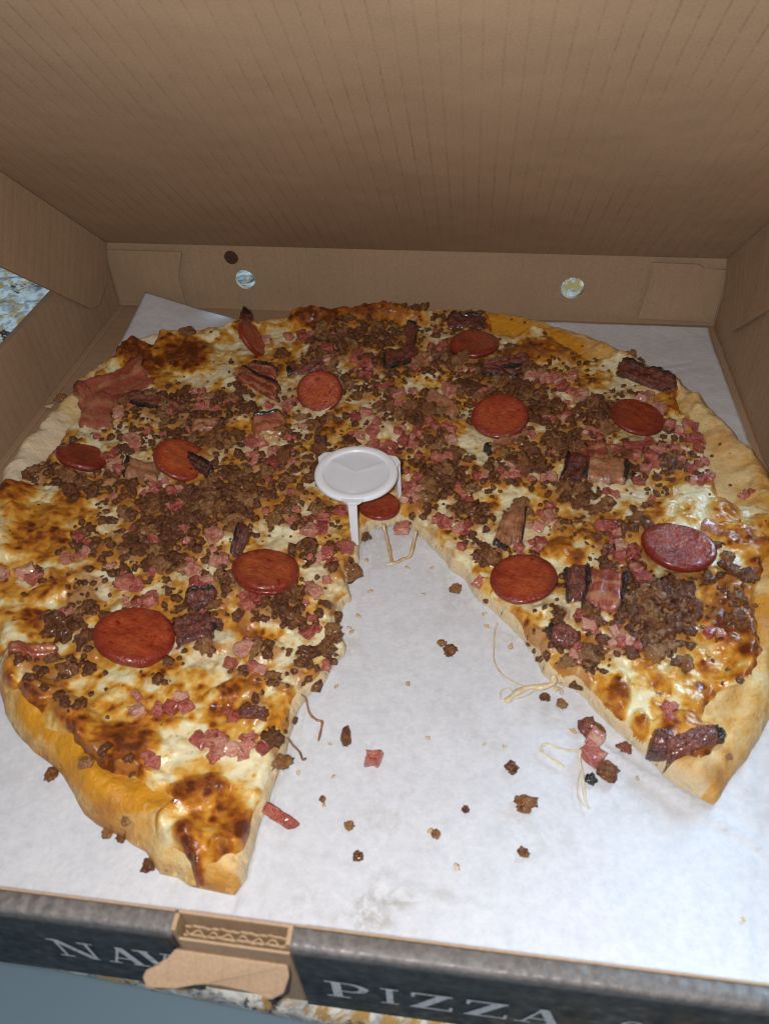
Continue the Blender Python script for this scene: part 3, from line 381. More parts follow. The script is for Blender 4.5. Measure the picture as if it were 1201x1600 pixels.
# ------------------------------------------------------------------ materials
class Mat:
    def __init__(s, name, rough=.5, spec=.5):
        s.m = bpy.data.materials.new(name); s.m.use_nodes = True; s.t = s.m.node_tree
        s.b = s.t.nodes['Principled BSDF']; s.b.inputs['Roughness'].default_value = rough
        s.b.inputs['Specular IOR Level'].default_value = spec
    def n(s, typ, **kw):
        nd = s.t.nodes.new('ShaderNode'+typ)
        for k, v in kw.items():
            if k.startswith('i_'):
                key = k[2:].replace('_', ' ')
                s.put(nd.inputs[int(key) if key.isdigit() else key], v)
            else: setattr(nd, k, v)
        return nd
    def put(s, sock, v):
        if isinstance(v, bpy.types.NodeSocket): s.t.links.new(v, sock)
        else:
            if isinstance(v, tuple) and len(v) == 3 and sock.type == 'RGBA': v = v+(1,)
            sock.default_value = v
    def co(s): return s.n('TexCoord').outputs['Object']
    def noise(s, scale, detail=3, rough=.55, vec=None, dist=0):
        return s.n('TexNoise', i_Vector=vec or s.co(), i_Scale=scale, i_Detail=detail, i_Roughness=rough, i_Distortion=dist).outputs['Fac']
    def voro(s, scale, vec=None, feature='F1'):
        return s.n('TexVoronoi', feature=feature, i_Vector=vec or s.co(), i_Scale=scale).outputs['Distance']
    def ramp(s, fac, *stops):
        r = s.n('ValToRGB'); s.put(r.inputs[0], fac); cr = r.color_ramp
        while len(cr.elements) < len(stops): cr.elements.new(.5)
        for e, (p, c) in zip(cr.elements, stops):
            e.position = p; e.color = (c, c, c, 1) if isinstance(c, (int, float)) else c+(1,)
        return r.outputs[0]
    def mix(s, fac, a, b, mode='MIX'):
        x = s.n('Mix', data_type='RGBA', blend_type=mode)
        s.put(x.inputs[0], fac); s.put(x.inputs[6], a); s.put(x.inputs[7], b); return x.outputs[2]
    def math(s, op, a, b=0., c=0.):
        x = s.n('Math', operation=op); s.put(x.inputs[0], a); s.put(x.inputs[1], b); s.put(x.inputs[2], c); return x.outputs[0]
    def attr(s, name): return s.n('Attribute', attribute_name=name).outputs['Fac']
    def rnd(s): return s.n('ObjectInfo').outputs['Random']
    def shifted(s):
        """position moved by a random amount per object, so copies differ"""
        c = s.n('CombineXYZ'); r = s.math('MULTIPLY', s.rnd(), 1.3)
        for i in range(3): s.put(c.inputs[i], r)
        v = s.n('VectorMath', operation='ADD'); s.put(v.inputs[0], s.n('NewGeometry').outputs['Position']); s.put(v.inputs[1], c.outputs[0]); return v.outputs[0]
    def color(s, c): s.put(s.b.inputs['Base Color'], c); return s
    def rough(s, r): s.put(s.b.inputs['Roughness'], r); return s
    def bump(s, h, dist=.001, strength=1.):
        b = s.n('Bump', i_Height=h, i_Distance=dist, i_Strength=strength)
        old = s.b.inputs['Normal']
        if old.is_linked: s.put(b.inputs['Normal'], old.links[0].from_socket)
        s.put(old, b.outputs[0]); return s
    def sss(s, w, scale, rad=(1, .5, .25)):
        s.b.inputs['Subsurface Weight'].default_value = w; s.b.inputs['Subsurface Scale'].default_value = scale
        s.b.inputs['Subsurface Radius'].default_value = rad; return s

def cardboard(name, axis=0, lines=0., base=(.475, .322, .20)):
    m = Mat(name, .75, .25)
    co = m.co(); sp = m.n('SeparateXYZ', i_0=co)
    u = sp.outputs[axis]
    wob = m.noise(9, 1, vec=co)
    uu = m.math('ADD', u, m.math('MULTIPLY', wob, .0015))
    fl = m.math('ABSOLUTE', m.math('SUBTRACT', m.math('FRACT', m.math('DIVIDE', uu, .0078)), .5))
    col = m.mix(m.ramp(m.noise(14, 4), (.3, 0.), (.75, 1.)), base, tuple(c*.86 for c in base))
    col = m.mix(m.math('MULTIPLY', m.ramp(m.noise(900, 2, .7), (.35, 0.), (.7, 1.)), .45), col, tuple(c*.66 for c in base))
    mp = m.n('Mapping', i_Vector=co, i_Scale=(1100., 1100., 1100.))
    col = m.mix(m.math('MULTIPLY', m.ramp(m.noise(1, 2, .6, vec=mp.outputs[0]), (.45, 0.), (.7, 1.)), .25), col, tuple(min(1, c*1.3) for c in base))
    if lines:
        mp2 = m.n('Mapping', i_Vector=co, i_Scale=tuple(128. if i == axis else 260. for i in range(3)))
        brk = m.ramp(m.noise(1, 4, .75, vec=mp2.outputs[0]), (.36, .1), (.62, 1.))
        brk2 = m.ramp(m.noise(9, 3), (.34, .12), (.64, 1.))
        ln = m.math('MULTIPLY', m.ramp(fl, (.0, 1.), (.07, 0.)), m.math('MULTIPLY', brk, brk2))
        col = m.mix(m.math('MULTIPLY', ln, lines), col, (.07, .05, .04))
    m.color(col)
    m.bump(m.ramp(fl, (0., 0.), (.30, 1.)), .00008 if lines > .5 else .00014, .5)
    m.bump(m.noise(11, 3), .010, .35)
    m.bump(m.noise(700, 3, .7), .0002, .55)
    return m.m
M = {}
M['lid'] = cardboard('kraft_lid', 0, .60)
M['card_x'] = cardboard('kraft_across', 0, .22)
M['card_y'] = cardboard('kraft_along', 1, .22)

m = Mat('kraft_cut_edge', .8, .2); m.color(m.mix(m.noise(600, 2), (.33, .21, .11), (.48, .33, .2))).bump(m.noise(900, 2), .0004); M['edge'] = m.m

m = Mat('black_print', .42, .45)
sx = m.n('SeparateXYZ', i_0=m.co()).outputs[0]
fl = m.math('SINE', m.math('MULTIPLY', m.math('ADD', sx, m.math('MULTIPLY', m.noise(60, 2), .003)), 1300.))
fold_lit = m.ramp(m.math('MULTIPLY', m.math('SUBTRACT', m.n('SeparateXYZ', i_0=m.co()).outputs[2], .0425), 200.), (.2, 0.), (.8, 1.))   # fold top greyer: light on it painted in, over somewhat rubbed ink
m.color(m.mix(fold_lit, m.mix(m.ramp(m.noise(500, 3, .7), (.45, 0.), (.8, 1.)), (.020, .019, .020), (.060, .055, .052)), m.mix(m.ramp(m.noise(500, 3, .7), (.3, 0.), (.75, 1.)), (.10, .092, .088), (.22, .20, .185))))
m.rough(m.ramp(m.noise(220, 3), (.3, .36), (.7, .6))); m.bump(fl, .0003, .25).bump(m.noise(800, 3), .0002, .4); M['ink'] = m.m
m = Mat('white_print', .6, .3); m.color(m.mix(m.ramp(m.noise(700, 3, .7), (.5, 0.), (.75, 1.)), (.62, .64, .66), (.25, .25, .25))); M['white_ink'] = m.m

m = Mat('white_liner_paper', .62, .3)
fib = m.ramp(m.noise(260, 5, .8), (.40, 0.), (.70, 1.))
fib2 = m.ramp(m.noise(60, 4, .65), (.35, 0.), (.7, 1.))
col = m.mix(m.math('MULTIPLY', fib, .5), (.75, .77, .805), (.49, .52, .575))
col = m.mix(m.math('MULTIPLY', fib2, .22), col, (.56, .58, .63))
gr = m.math('MULTIPLY', m.attr('grease'), m.ramp(m.noise(190, 4, .6, dist=1.), (.42, 0.), (.60, 1.)))
col = m.mix(m.math('MULTIPLY', gr, .9), col, (.47, .455, .42))
spk = m.ramp(m.noise(230, 2, .5), (.76, 0.), (.82, 1.))
col = m.mix(m.math('MULTIPLY', spk, m.math('MULTIPLY', m.attr('grease'), .7)), col, (.55, .33, .10))
m.color(col); m.rough(m.ramp(gr, (0., .62), (1., .30)))
m.bump(m.noise(420, 4, .7), .0003, .8).bump(m.noise(35, 4), .0025, .6); M['paper'] = m.m

m = Mat('baked_dough', .5, .4)
g = m.attr('gold'); fl_ = m.attr('flour'); cr = m.attr('crumb'); ts = m.attr('toast')
nz = m.noise(60, 5, .6); nf = m.noise(420, 4, .65)
base = m.mix(m.ramp(nz, (.42, 0.), (.62, 1.)), (.80, .61, .29), (.68, .41, .12))
base = m.mix(m.math('MULTIPLY', m.ramp(m.noise(240, 4, .7), (.55, 0.), (.72, 1.)), .5), base, (.50, .24, .06))
base = m.mix(m.ramp(m.math('ADD', g, m.math('MULTIPLY', m.math('SUBTRACT', nz, .5), .9)), (.1, 0.), (.75, 1.)), base, (.68, .31, .022))
base = m.mix(m.math('MULTIPLY', m.ramp(m.noise(130, 3), (.62, 0.), (.72, 1.)), .5), base, (.80, .62, .36))
base = m.mix(m.ramp(m.math('ADD', fl_, m.math('MULTIPLY', m.math('SUBTRACT', nz, .5), .6)), (.2, 0.), (.9, 1.)), base, (.82, .70, .52))
base = m.mix(m.math('MULTIPLY', m.ramp(m.math('ADD', ts, m.math('MULTIPLY', m.math('SUBTRACT', m.noise(150, 4), .5), 1.2)), (.25, 0.), (.75, 1.)), .85), base, (.44, .19, .05))
base = m.mix(cr, base, m.mix(nf, (.80, .68, .46), (.66, .50, .28)))
fk = m.ramp(m.noise(300, 2), (.735, 0.), (.76, 1.))
base = m.mix(m.math('MULTIPLY', fk, .8), base, (.22, .08, .025))
m.color(base); m.rough(m.ramp(g, (0., .6), (.8, .36)))
m.bump(m.noise(110, 5, .65), .0030, .55).bump(nf, .0008, .8).bump(m.ramp(m.voro(140), (.0, 0.), (.12, 1.)), .0012, .5); m.sss(.15, .003); M['dough'] = m.m

m = Mat('melted_cheese', .3, .5)
b = m.attr('brown'); ge = m.attr('grease')
n1 = m.noise(170, 5, .62, dist=.4); n2 = m.noise(420, 3, .6); n3 = m.noise(60, 3)
v = m.voro(210)
vs_ = m.math('MULTIPLY', m.ramp(m.voro(190, m.n('Mapping', i_Vector=m.co(), i_Scale=(1, 1, .4)).outputs[0]), (.0, 1.), (.42, 0.)), m.math('MULTIPLY', b, .55))
b = m.math('ADD', m.math('MULTIPLY', b, .86), vs_)
bb = m.math('ADD', b, m.math('ADD', m.math('MULTIPLY', m.math('SUBTRACT', n1, .5), 1.1), m.math('MULTIPLY', m.math('SUBTRACT', n3, .5), .55)))
col = m.ramp(bb, (.0, (.86, .79, .52)), (.20, (.80, .62, .28)), (.36, (.72, .42, .09)), (.56, (.60, .25, .022)), (.76, (.36, .100, .013)), (1., (.13, .030, .008)))
gg = m.ramp(m.math('ADD', ge, m.math('MULTIPLY', m.math('SUBTRACT', n1, .5), 1.3)), (.25, 0.), (.80, 1.))
col = m.mix(m.math('MULTIPLY', gg, .85), col, m.mix(n2, (.30, .085, .016), (.60, .28, .060)))
sp = m.ramp(m.noise(520, 2, .5), (.66, 0.), (.72, 1.))
col = m.mix(m.math('MULTIPLY', sp, .55), col, (.45, .19, .04))
m.color(col); m.rough(m.ramp(m.noise(150, 3), (.3, .16), (.7, .42)))
m.bump(m.noise(150, 2, .5), .0022, .55).bump(n2, .0006, .5).bump(m.noise(70, 2), .003, .5); m.sss(.18, .003, (1, .6, .3)); M['cheese'] = m.m

def meat(name, stops, scale, rough, bump, vary=.35, sssw=.1, fleck=None, layer_w=.4, coat=.5):
    m = Mat(name, .35, .5); v = m.shifted()
    n1 = m.noise(scale, 5, .65, vec=v); n2 = m.noise(scale*3.5, 3, .6, vec=v)
    col = m.ramp(m.math('ADD', n1, m.math('MULTIPLY', m.math('SUBTRACT', m.rnd(), .5), vary)), *stops)
    if fleck:
        col = m.mix(m.ramp(m.noise(scale*1.7, 3, .5, vec=v), (fleck[1], 0.), (fleck[1]+.06, 1.)), col, fleck[0])
    if name.endswith('pork') :
        ly = m.math('ADD', m.attr('layer'), m.math('MULTIPLY', m.math('SUBTRACT', m.noise(90, 3, vec=v), .5), .9))
        col = m.mix(m.math('MULTIPLY', m.ramp(m.math('FRACT', m.math('MULTIPLY', ly, 1.3)), (.0, 0.), (.42, 0.), (.55, 1.), (.72, 1.), (.85, 0.)), layer_w), col, (.56, .30, .14) if layer_w > .35 else (.30, .10, .05))
        col = m.mix(m.ramp(m.math('ADD', m.attr('char'), m.math('MULTIPLY', m.math('SUBTRACT', m.noise(220, 4, vec=v), .5), 1.5)), (.55, 0.), (.95, 1.)), col, (.030, .013, .010))
    m.color(col); m.rough(m.ramp(n2, (.3, rough), (.7, rough+.28)))
    m.b.inputs['Specular IOR Level'].default_value = .8; m.b.inputs['Coat Weight'].default_value = coat; m.b.inputs['Coat Roughness'].default_value = .14
    m.bump(n1, bump, .9).bump(n2, bump*.45, .9)
    if sssw: m.sss(sssw, .002)
    return m.m
M['beef'] = meat('browned_beef', ((.22, (.12, .034, .010)), (.42, (.31, .108, .030)), (.58, (.46, .195, .060)), (.78, (.60, .33, .13))), 480, .20, .0034, .40, .0, ((.08, .024, .010), .66), .4, .22)
M['ham'] = meat('pink_ham', ((.16, (.22, .022, .018)), (.36, (.45, .085, .060)), (.53, (.61, .195, .135)), (.76, (.74, .42, .30))), 300, .13, .0022, .40, .2, ((.40, .13, .04), .66))
M['bacon_red'] = meat('cured_pork', ((.25, (.17, .026, .018)), (.5, (.34, .07, .04)), (.75, (.48, .16, .09))), 190, .16, .0009, .2, .1, ((.10, .02, .012), .64), .55)
M['bacon_dark'] = meat('crisp_pork', ((.25, (.028, .009, .007)), (.46, (.13, .028, .018)), (.72, (.30, .080, .045))), 210, .14, .0022, .2, .05, None, .25)
M['bacon_tan'] = meat('fatty_pork', ((.25, (.20, .075, .03)), (.5, (.40, .165, .08)), (.75, (.56, .27, .14))), 190, .18, .0010, .2, .1, ((.13, .04, .02), .64), .5)
M['bacon_pink'] = meat('pale_pork', ((.25, (.27, .048, .030)), (.5, (.41, .10, .058)), (.75, (.52, .20, .11))), 110, .2, .0010, .2, .15, ((.48, .22, .05), .60))
M['bacon_fat'] = meat('pork_fat', ((.25, (.48, .25, .10)), (.5, (.60, .36, .17)), (.75, (.66, .44, .24))), 150, .2, .0010, .2, .15)
M['rind'] = meat('burnt_rind', ((.3, (.004, .004, .005)), (.6, (.014, .010, .010)), (.85, (.05, .025, .018))), 300, .16, .0014, .2, 0)
M['pale'] = meat('dough_flake', ((.2, (.60, .36, .16)), (.6, (.74, .56, .33)), (.9, (.80, .68, .48))), 300, .5, .001, .4, 0, None, .4, 0)
M['string'] = meat('cheese_string', ((.25, (.56, .38, .17)), (.55, (.76, .61, .36)), (.8, (.80, .70, .48))), 240, .2, .0008, .5, .2)
M['string_brown'] = meat('baked_cheese_string', ((.25, (.14, .05, .02)), (.55, (.30, .13, .05)), (.8, (.42, .24, .10))), 240, .25, .0008, .3, 0)

m = Mat('sausage_skin', .3, .5); v = m.shifted()
r = m.attr('rim'); n1 = m.noise(170, 5, .62, vec=v, dist=.1); n2 = m.noise(700, 3, .6, vec=v); n4 = m.noise(45, 3, .5, vec=v)
nn_ = m.math('ADD', m.math('MULTIPLY', n4, .55), m.math('MULTIPLY', m.noise(300, 4, .6, vec=v), .45))
col = m.ramp(m.math('ADD', nn_, m.math('MULTIPLY', m.math('SUBTRACT', m.rnd(), .5), .12)), (.34, (.24, .024, .010)), (.5, (.43, .066, .020)), (.66, (.56, .150, .04)))
col = m.mix(m.ramp(m.noise(260, 2, .5, vec=v), (.64, 0.), (.70, 1.)), col, (.24, .010, .010))
col = m.mix(m.ramp(n4, (.5, 0.), (.75, .6)), col, (.20, .022, .014))
col = m.mix(m.ramp(m.math('ADD', r, m.math('MULTIPLY', m.math('SUBTRACT', n4, .5), 1.)), (.15, 0.), (.8, .7)), col, (.20, .014, .010))
col = m.mix(m.attr('dark'), col, (.13, .014, .010))
m.color(col); m.rough(m.ramp(n1, (.3, .14), (.7, .36))); m.bump(n1, .0014, .7).bump(n2, .0007, .9).bump(n4, .005, .6); m.b.inputs['Coat Weight'].default_value = .5; m.b.inputs['Coat Roughness'].default_value = .16; m.sss(.06, .002); M['sausage'] = m.m

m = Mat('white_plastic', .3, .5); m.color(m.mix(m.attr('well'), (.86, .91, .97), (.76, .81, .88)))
m.bump(m.noise(40, 2), .0004, .2); m.sss(.15, .004, (1, 1, 1)); M['plastic'] = m.m

m = Mat('granite', .12, .5)
n1 = m.noise(22, 6, .7, dist=1.2); n2 = m.noise(70, 5, .7, dist=.8); n3 = m.noise(30, 6, .72, dist=2.)
col = m.ramp(n2, (.36, (.10, .10, .10)), (.44, (.42, .42, .40)), (.55, (.80, .76, .66)), (.72, (.88, .85, .76)))
col = m.mix(m.ramp(n3, (.50, 0.), (.57, 1.)), col, (.50, .30, .09))
col = m.mix(m.ramp(n1, (.585, 0.), (.62, 1.)), col, (.028, .027, .028))
m.color(col); M['granite'] = m.m
m = Mat('slate_blue_floor', .6, .3); m.color(m.mix(m.noise(5, 4), (.55, .76, .90), (.64, .84, .95))); M['floor'] = m.m
m = Mat('hole_fill_dark', .6, .3); m.color(m.mix(m.noise(500, 3), (.045, .022, .014), (.12, .06, .035))); m.bump(m.noise(600, 3), .0006); M['hole_fill'] = m.m  # dark brown for the vent plug and the painted shade in the tab flutes

# ------------------------------------------------------------------ setting: floor and granite counter
fl = mesh('floor', [(-4, -4, -.38), (4, -4, -.38), (4, 4, -.38), (-4, 4, -.38)], [(0, 1, 2, 3)], M['floor']); tag(fl, kind='structure')
prof = [(2.2, -.0335), (.013, -.0335)] + [(.013-.013*math.sin(t*math.pi/12), -.0185-.015*math.cos(t*math.pi/12)) for t in range(0, 13)] + [(2.2, -.0035)]
vs = []; fs = []
for x in (-2., 2.):
    for y, z in prof: vs.append((x, y, z))
k = len(prof)
for i in range(k): fs.append((i, (i+1) % k, k+(i+1) % k, k+i))
fs += [tuple(range(k)), tuple(range(2*k-1, k-1, -1))]
counter = mesh('countertop', vs, fs, M['granite']); counter.location = (0, -.2179, 0); counter.rotation_euler = (0, 0, math.radians(-3.1)); tag(counter, kind='structure')
counter.data.polygons.foreach_set('use_smooth', [3 <= i <= 13 for i in range(len(fs))])

# ------------------------------------------------------------------ pizza box
S = .215; T = .003; HW = WALL_H
box = tag(empty('pizza_box'), 'open brown cardboard pizza box with black printed front edge and raised lid', 'pizza box')
panel('base_panel', [(-S-.004, Y_OUT+.001, 0), (S+.004, Y_OUT+.001, 0), (S+.004, S+.002, 0), (-S-.004, S+.002, 0)], (0, 0, -.003), M['card_y'], box)
# back wall with two round vent holes and one plugged one
def wall_with_holes(name, x0, x1, z0, z1, y, t, holes, m, parent):
    bm = bmesh.new(); N = 24
    holes = sorted(holes); xs = [x0]
    for hx, hz, r in holes: xs += [hx-r*1.4, hx+r*1.4]
    xs.append(x1)
    cuts = [((xs[i]), xs[i+1]) for i in range(0, len(xs), 2)]
    def quad(a, b, c, d): bm.faces.new([bm.verts.new(v) for v in (a, b, c, d)])
    for yy in (y, y+t):
        for a, b in cuts: quad((a, yy, z0), (b, yy, z0), (b, yy, z1), (a, yy, z1))
        for hx, hz, r in holes:
            a, b = hx-r*1.4, hx+r*1.4
            lo, hi = hz-r*1.4, hz+r*1.4
            quad((a, yy, z0), (b, yy, z0), (b, yy, lo), (a, yy, lo)); quad((a, yy, hi), (b, yy, hi), (b, yy, z1), (a, yy, z1))
            ci = []; sq = []
            for i in range(N):
                t_ = 2*math.pi*i/N+math.pi/4; c, s_ = math.cos(t_), math.sin(t_); mx = max(abs(c), abs(s_))
                ci.append(bm.verts.new((hx+r*c, yy, hz+r*s_))); sq.append(bm.verts.new((hx+r*1.4*c/mx, yy, hz+r*1.4*s_/mx)))
            for i in range(N): bm.faces.new((ci[i], ci[(i+1) % N], sq[(i+1) % N], sq[i]))
    for hx, hz, r in holes:
        for i in range(N):
            a_ = 2*math.pi*i/N+math.pi/4; b_ = 2*math.pi*(i+1)/N+math.pi/4
            quad((hx+r*math.cos(a_), y, hz+r*math.sin(a_)), (hx+r*math.cos(b_), y, hz+r*math.sin(b_)), (hx+r*math.cos(b_), y+t, hz+r*math.sin(b_)), (hx+r*math.cos(a_), y+t, hz+r*math.sin(a_)))
    quad((x0, y, z1), (x1, y, z1), (x1, y+t, z1), (x0, y+t, z1)); quad((x0, y, z0), (x1, y, z0), (x1, y+t, z0), (x0, y+t, z0))
    quad((x0, y, z0), (x0, y+t, z0), (x0, y+t, z1), (x0, y, z1)); quad((x1, y, z0), (x1, y+t, z0), (x1, y+t, z1), (x1, y, z1))
    bmesh.ops.remove_doubles(bm, verts=bm.verts, dist=1e-6)
    return bm_obj(name, bm, m, parent)
bw = wall_with_holes('back_wall', -S-.0056, S+.0056, -.0028, HW, S, T, [(-.1147, .0234, .0072), (.1160, .0247, .0078)], M['card_x'], box)
# dark brown plug over a third hole
N = 20; vs = [(-.1222, S-.0006, .0405)]; vs += [(-.1222+.0050*math.cos(2*math.pi*i/N)*(1+.06*math.sin(i*2.1)), S-.0004, .0400+.0050*math.sin(2*math.pi*i/N)) for i in range(N)]
mesh('vent_plug', vs, [(0, 1+i, 1+(i+1) % N) for i in range(N)], M['hole_fill'], bw)
panel('corner_flap', [(-S+.001, S-.0002, .004), (-.1608, S-.0035, .0026), (-.1632, S-.0035, .0253), (-.1555, S-.0040, .0455), (-S+.001, S-.0006, .0440)], (0, -.0019, 0), M['card_x'], box, .0006)
panel('corner_flap', [(.1622, S-.0035, .0060), (S-.001, S-.0004, .003), (S-.001, S-.0004, .0418), (.198, S-.0014, .0420), (.194, S-.0016, .0455), (.1636, S-.0040, .0470), (.1660, S-.0036, .0424)], (0, -.0021, 0), M['card_x'], box, .0006)
for s in (-1, 1):
    hw = HW-.0005+(.011 if s > 0 else 0)
    panel('side_wall', [(s*S, Y_FRONT, -.0027), (s*S, S-.0005, -.0027), (s*S, S-.0005, HW-.0012), (s*S, S-.03, hw), (s*S, Y_FRONT, hw)], (s*.0055, 0, 0), M['card_y'], box, .0012)
    panel('floor_crease', [(s*(S-.0002), Y_FRONT+.02, .0), (s*(S-.0045), Y_FRONT+.02, .0), (s*(S-.0045), S-.004, .0), (s*(S-.0002), S-.004, .0)], (0, 0, .0011), M['card_y'], box, .0005)
# front wall: black printed roll-over edge in two lengths with a gap for the lid tab
def front_length(x0, x1):
    pr = [(Y_FRONT, .0), (Y_FRONT, HW-.0012), (Y_FRONT-.0008, HW)]
    R = .0014
    for i in range(0, 7): a = math.pi/2*i/6; pr.append((Y_OUT+R-R*math.sin(a), HW-R+R*math.cos(a)))
    pr.append((Y_OUT, -.0030)); pr.append((Y_FRONT, -.0030))
    n = max(2, int((x1-x0)/.0012)); vs = []; fs = []; k = len(pr)
    for i in range(n+1):
        x = x0+(x1-x0)*i/n
        for j, (y, z) in enumerate(pr):
            ww = .00035*math.sin(x*1300+.8*math.sin(x*90)) if z > HW-.003 else 0
            sag = .0006*fbm(np.array([x]), np.array([0.]), .03, 2, 3)[0] if z > HW-.004 else 0
            vs.append((x, y, z+ww*.6+sag))
    for i in range(n):
        for j in range(k): fs.append((i*k+j, i*k+(j+1) % k, (i+1)*k+(j+1) % k, (i+1)*k+j))
    fs += [tuple(range(k))[::-1], tuple(n*k+j for j in range(k))]
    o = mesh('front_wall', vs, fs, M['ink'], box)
    return o
GX0, GX1 = -.0185, .0155
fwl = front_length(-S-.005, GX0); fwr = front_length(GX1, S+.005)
# kraft facing of the inner side, and the cut ends
for a, b in ((-S, GX0), (GX1, S)):
    panel('front_lining', [(a, Y_FRONT+.0007, 0), (b, Y_FRONT+.0007, 0), (b, Y_FRONT+.0007, HW-.0012), (a, Y_FRONT+.0007, HW-.0012)], (0, -.0006, 0), M['card_x'], box, .0002)
# the gap: inner tan wall with a corrugated top edge, torn tab bent outward
def corrugated(name, x0, x1, yc, z, thick, m_, parent, depth=.010, dirv=(0, 0, -1)):
    """two liners with a wavy medium between them, seen from its cut edge"""
    n = 64; vs = []; fs = []
    D = Vector(dirv)*depth
    def strip(fn, th, dk=1.):
        b0 = len(vs)
        for i in range(n+1):
            x = x0+(x1-x0)*i/n; y, zz = fn(x)
            for dy in (0, th):
                vs.append((x, y+dy, zz)); vs.append((x+D.x*dk, y+dy+D.y*dk, zz+D.z*dk))
        for i in range(n):
            a = b0+i*4; c = a+4
            fs.extend([(a, a+2, c+2, c), (a, c, c+1, a+1), (a+2, a+3, c+3, c+2)])
    nz = lambda x: .0004*math.sin(x*900)+.0003*math.sin(x*2300+1)
    strip(lambda x: (yc-thick/2, z+nz(x)), .00055)
    strip(lambda x: (yc+thick/2-.00055, z+nz(x+.3)), .00055)
    strip(lambda x: (yc+(thick/2-.0007)*math.sin(x*2*math.pi/.0043)-.0002, z-.0016+nz(x)), .0005, .04)
    return mesh(name, vs, fs, m_, parent, smooth=False)
panel('inner_wall', [(GX0+.0005, Y_FRONT+.0012, 0), (GX1-.0005, Y_FRONT+.0012, 0), (GX1-.0005, Y_FRONT+.0012, .0462), (GX0+.0005, Y_FRONT+.0012, .0470)], (0, -.0010, 0), M['card_x'], box, .0003)
corrugated('fluted_edge', GX0+.003, GX1-.0006, Y_FRONT-.0032, .0447, .0027, M['edge'], box)
panel('tab_face', [(GX0+.002, Y_FRONT-.0050, 0), (GX1-.0006, Y_FRONT-.0050, 0), (GX1-.0006, Y_FRONT-.0050, .0440), (GX0+.002, Y_FRONT-.0050, .0446)], (0, -.0008, 0), M['card_x'], box, .0003)
bm = bmesh.new()
lp = [(GX0-.0005, Y_OUT-.0006, .0375), (GX1-.0020, Y_OUT-.0006, .0365), (GX1-.0012, Y_OUT-.0030, .0345), (.0130, Y_OUT-.0062, .0305), (.0095, Y_OUT-.0078, .0290), (.0060, Y_OUT-.0070, .0296), (.0020, Y_OUT-.0062, .0306), (-.0030, Y_OUT-.0066, .0306), (-.0080, Y_OUT-.0060, .0314), (-.0120, Y_OUT-.0070, .0312), (-.0180, Y_OUT-.0086, .0302), (-.0262, Y_OUT-.0092, .0300), (-.0276, Y_OUT-.0072, .0318), (-.0268, Y_OUT-.0056, .0332), (GX0-.0025, Y_OUT-.0034, .0350)]
panel('locking_tab', lp, (0, .0014, -.0024), M['card_x'], box, .0005)
vs = []; fs = []
for i in range(11):                                # flat dark discs, painted shade for open flutes of the torn tab edge
    cx = -.0245+.0034*i; cy = Y_OUT-.0091+.0021*abs(math.sin(i*.42+.2)) ; cz = .0290+.0006*math.sin(i*1.9); b = len(vs)
    for k in range(8): a = 2*math.pi*k/8; vs.append((cx+.0010*math.cos(a), cy-.0004, cz+.0007*math.sin(a)-.0006))
    fs.append(tuple(range(b, b+8)))
mesh('tab_flute_shade', vs, fs, M['hole_fill'], box, smooth=False)
# end caps of the roll-over edge beside the gap, bare kraft
for x, s in ((GX0, 1), (GX1, -1)):
    panel('cut_end', [(x+s*.0003, Y_OUT+.0004, .004), (x+s*.0003, Y_FRONT-.0004, .004), (x+s*.0003, Y_FRONT-.0004, HW-.001), (x+s*.0003, Y_OUT+.0012, HW-.0015)], (s*.0012, 0, 0), M['edge'], box, 0)

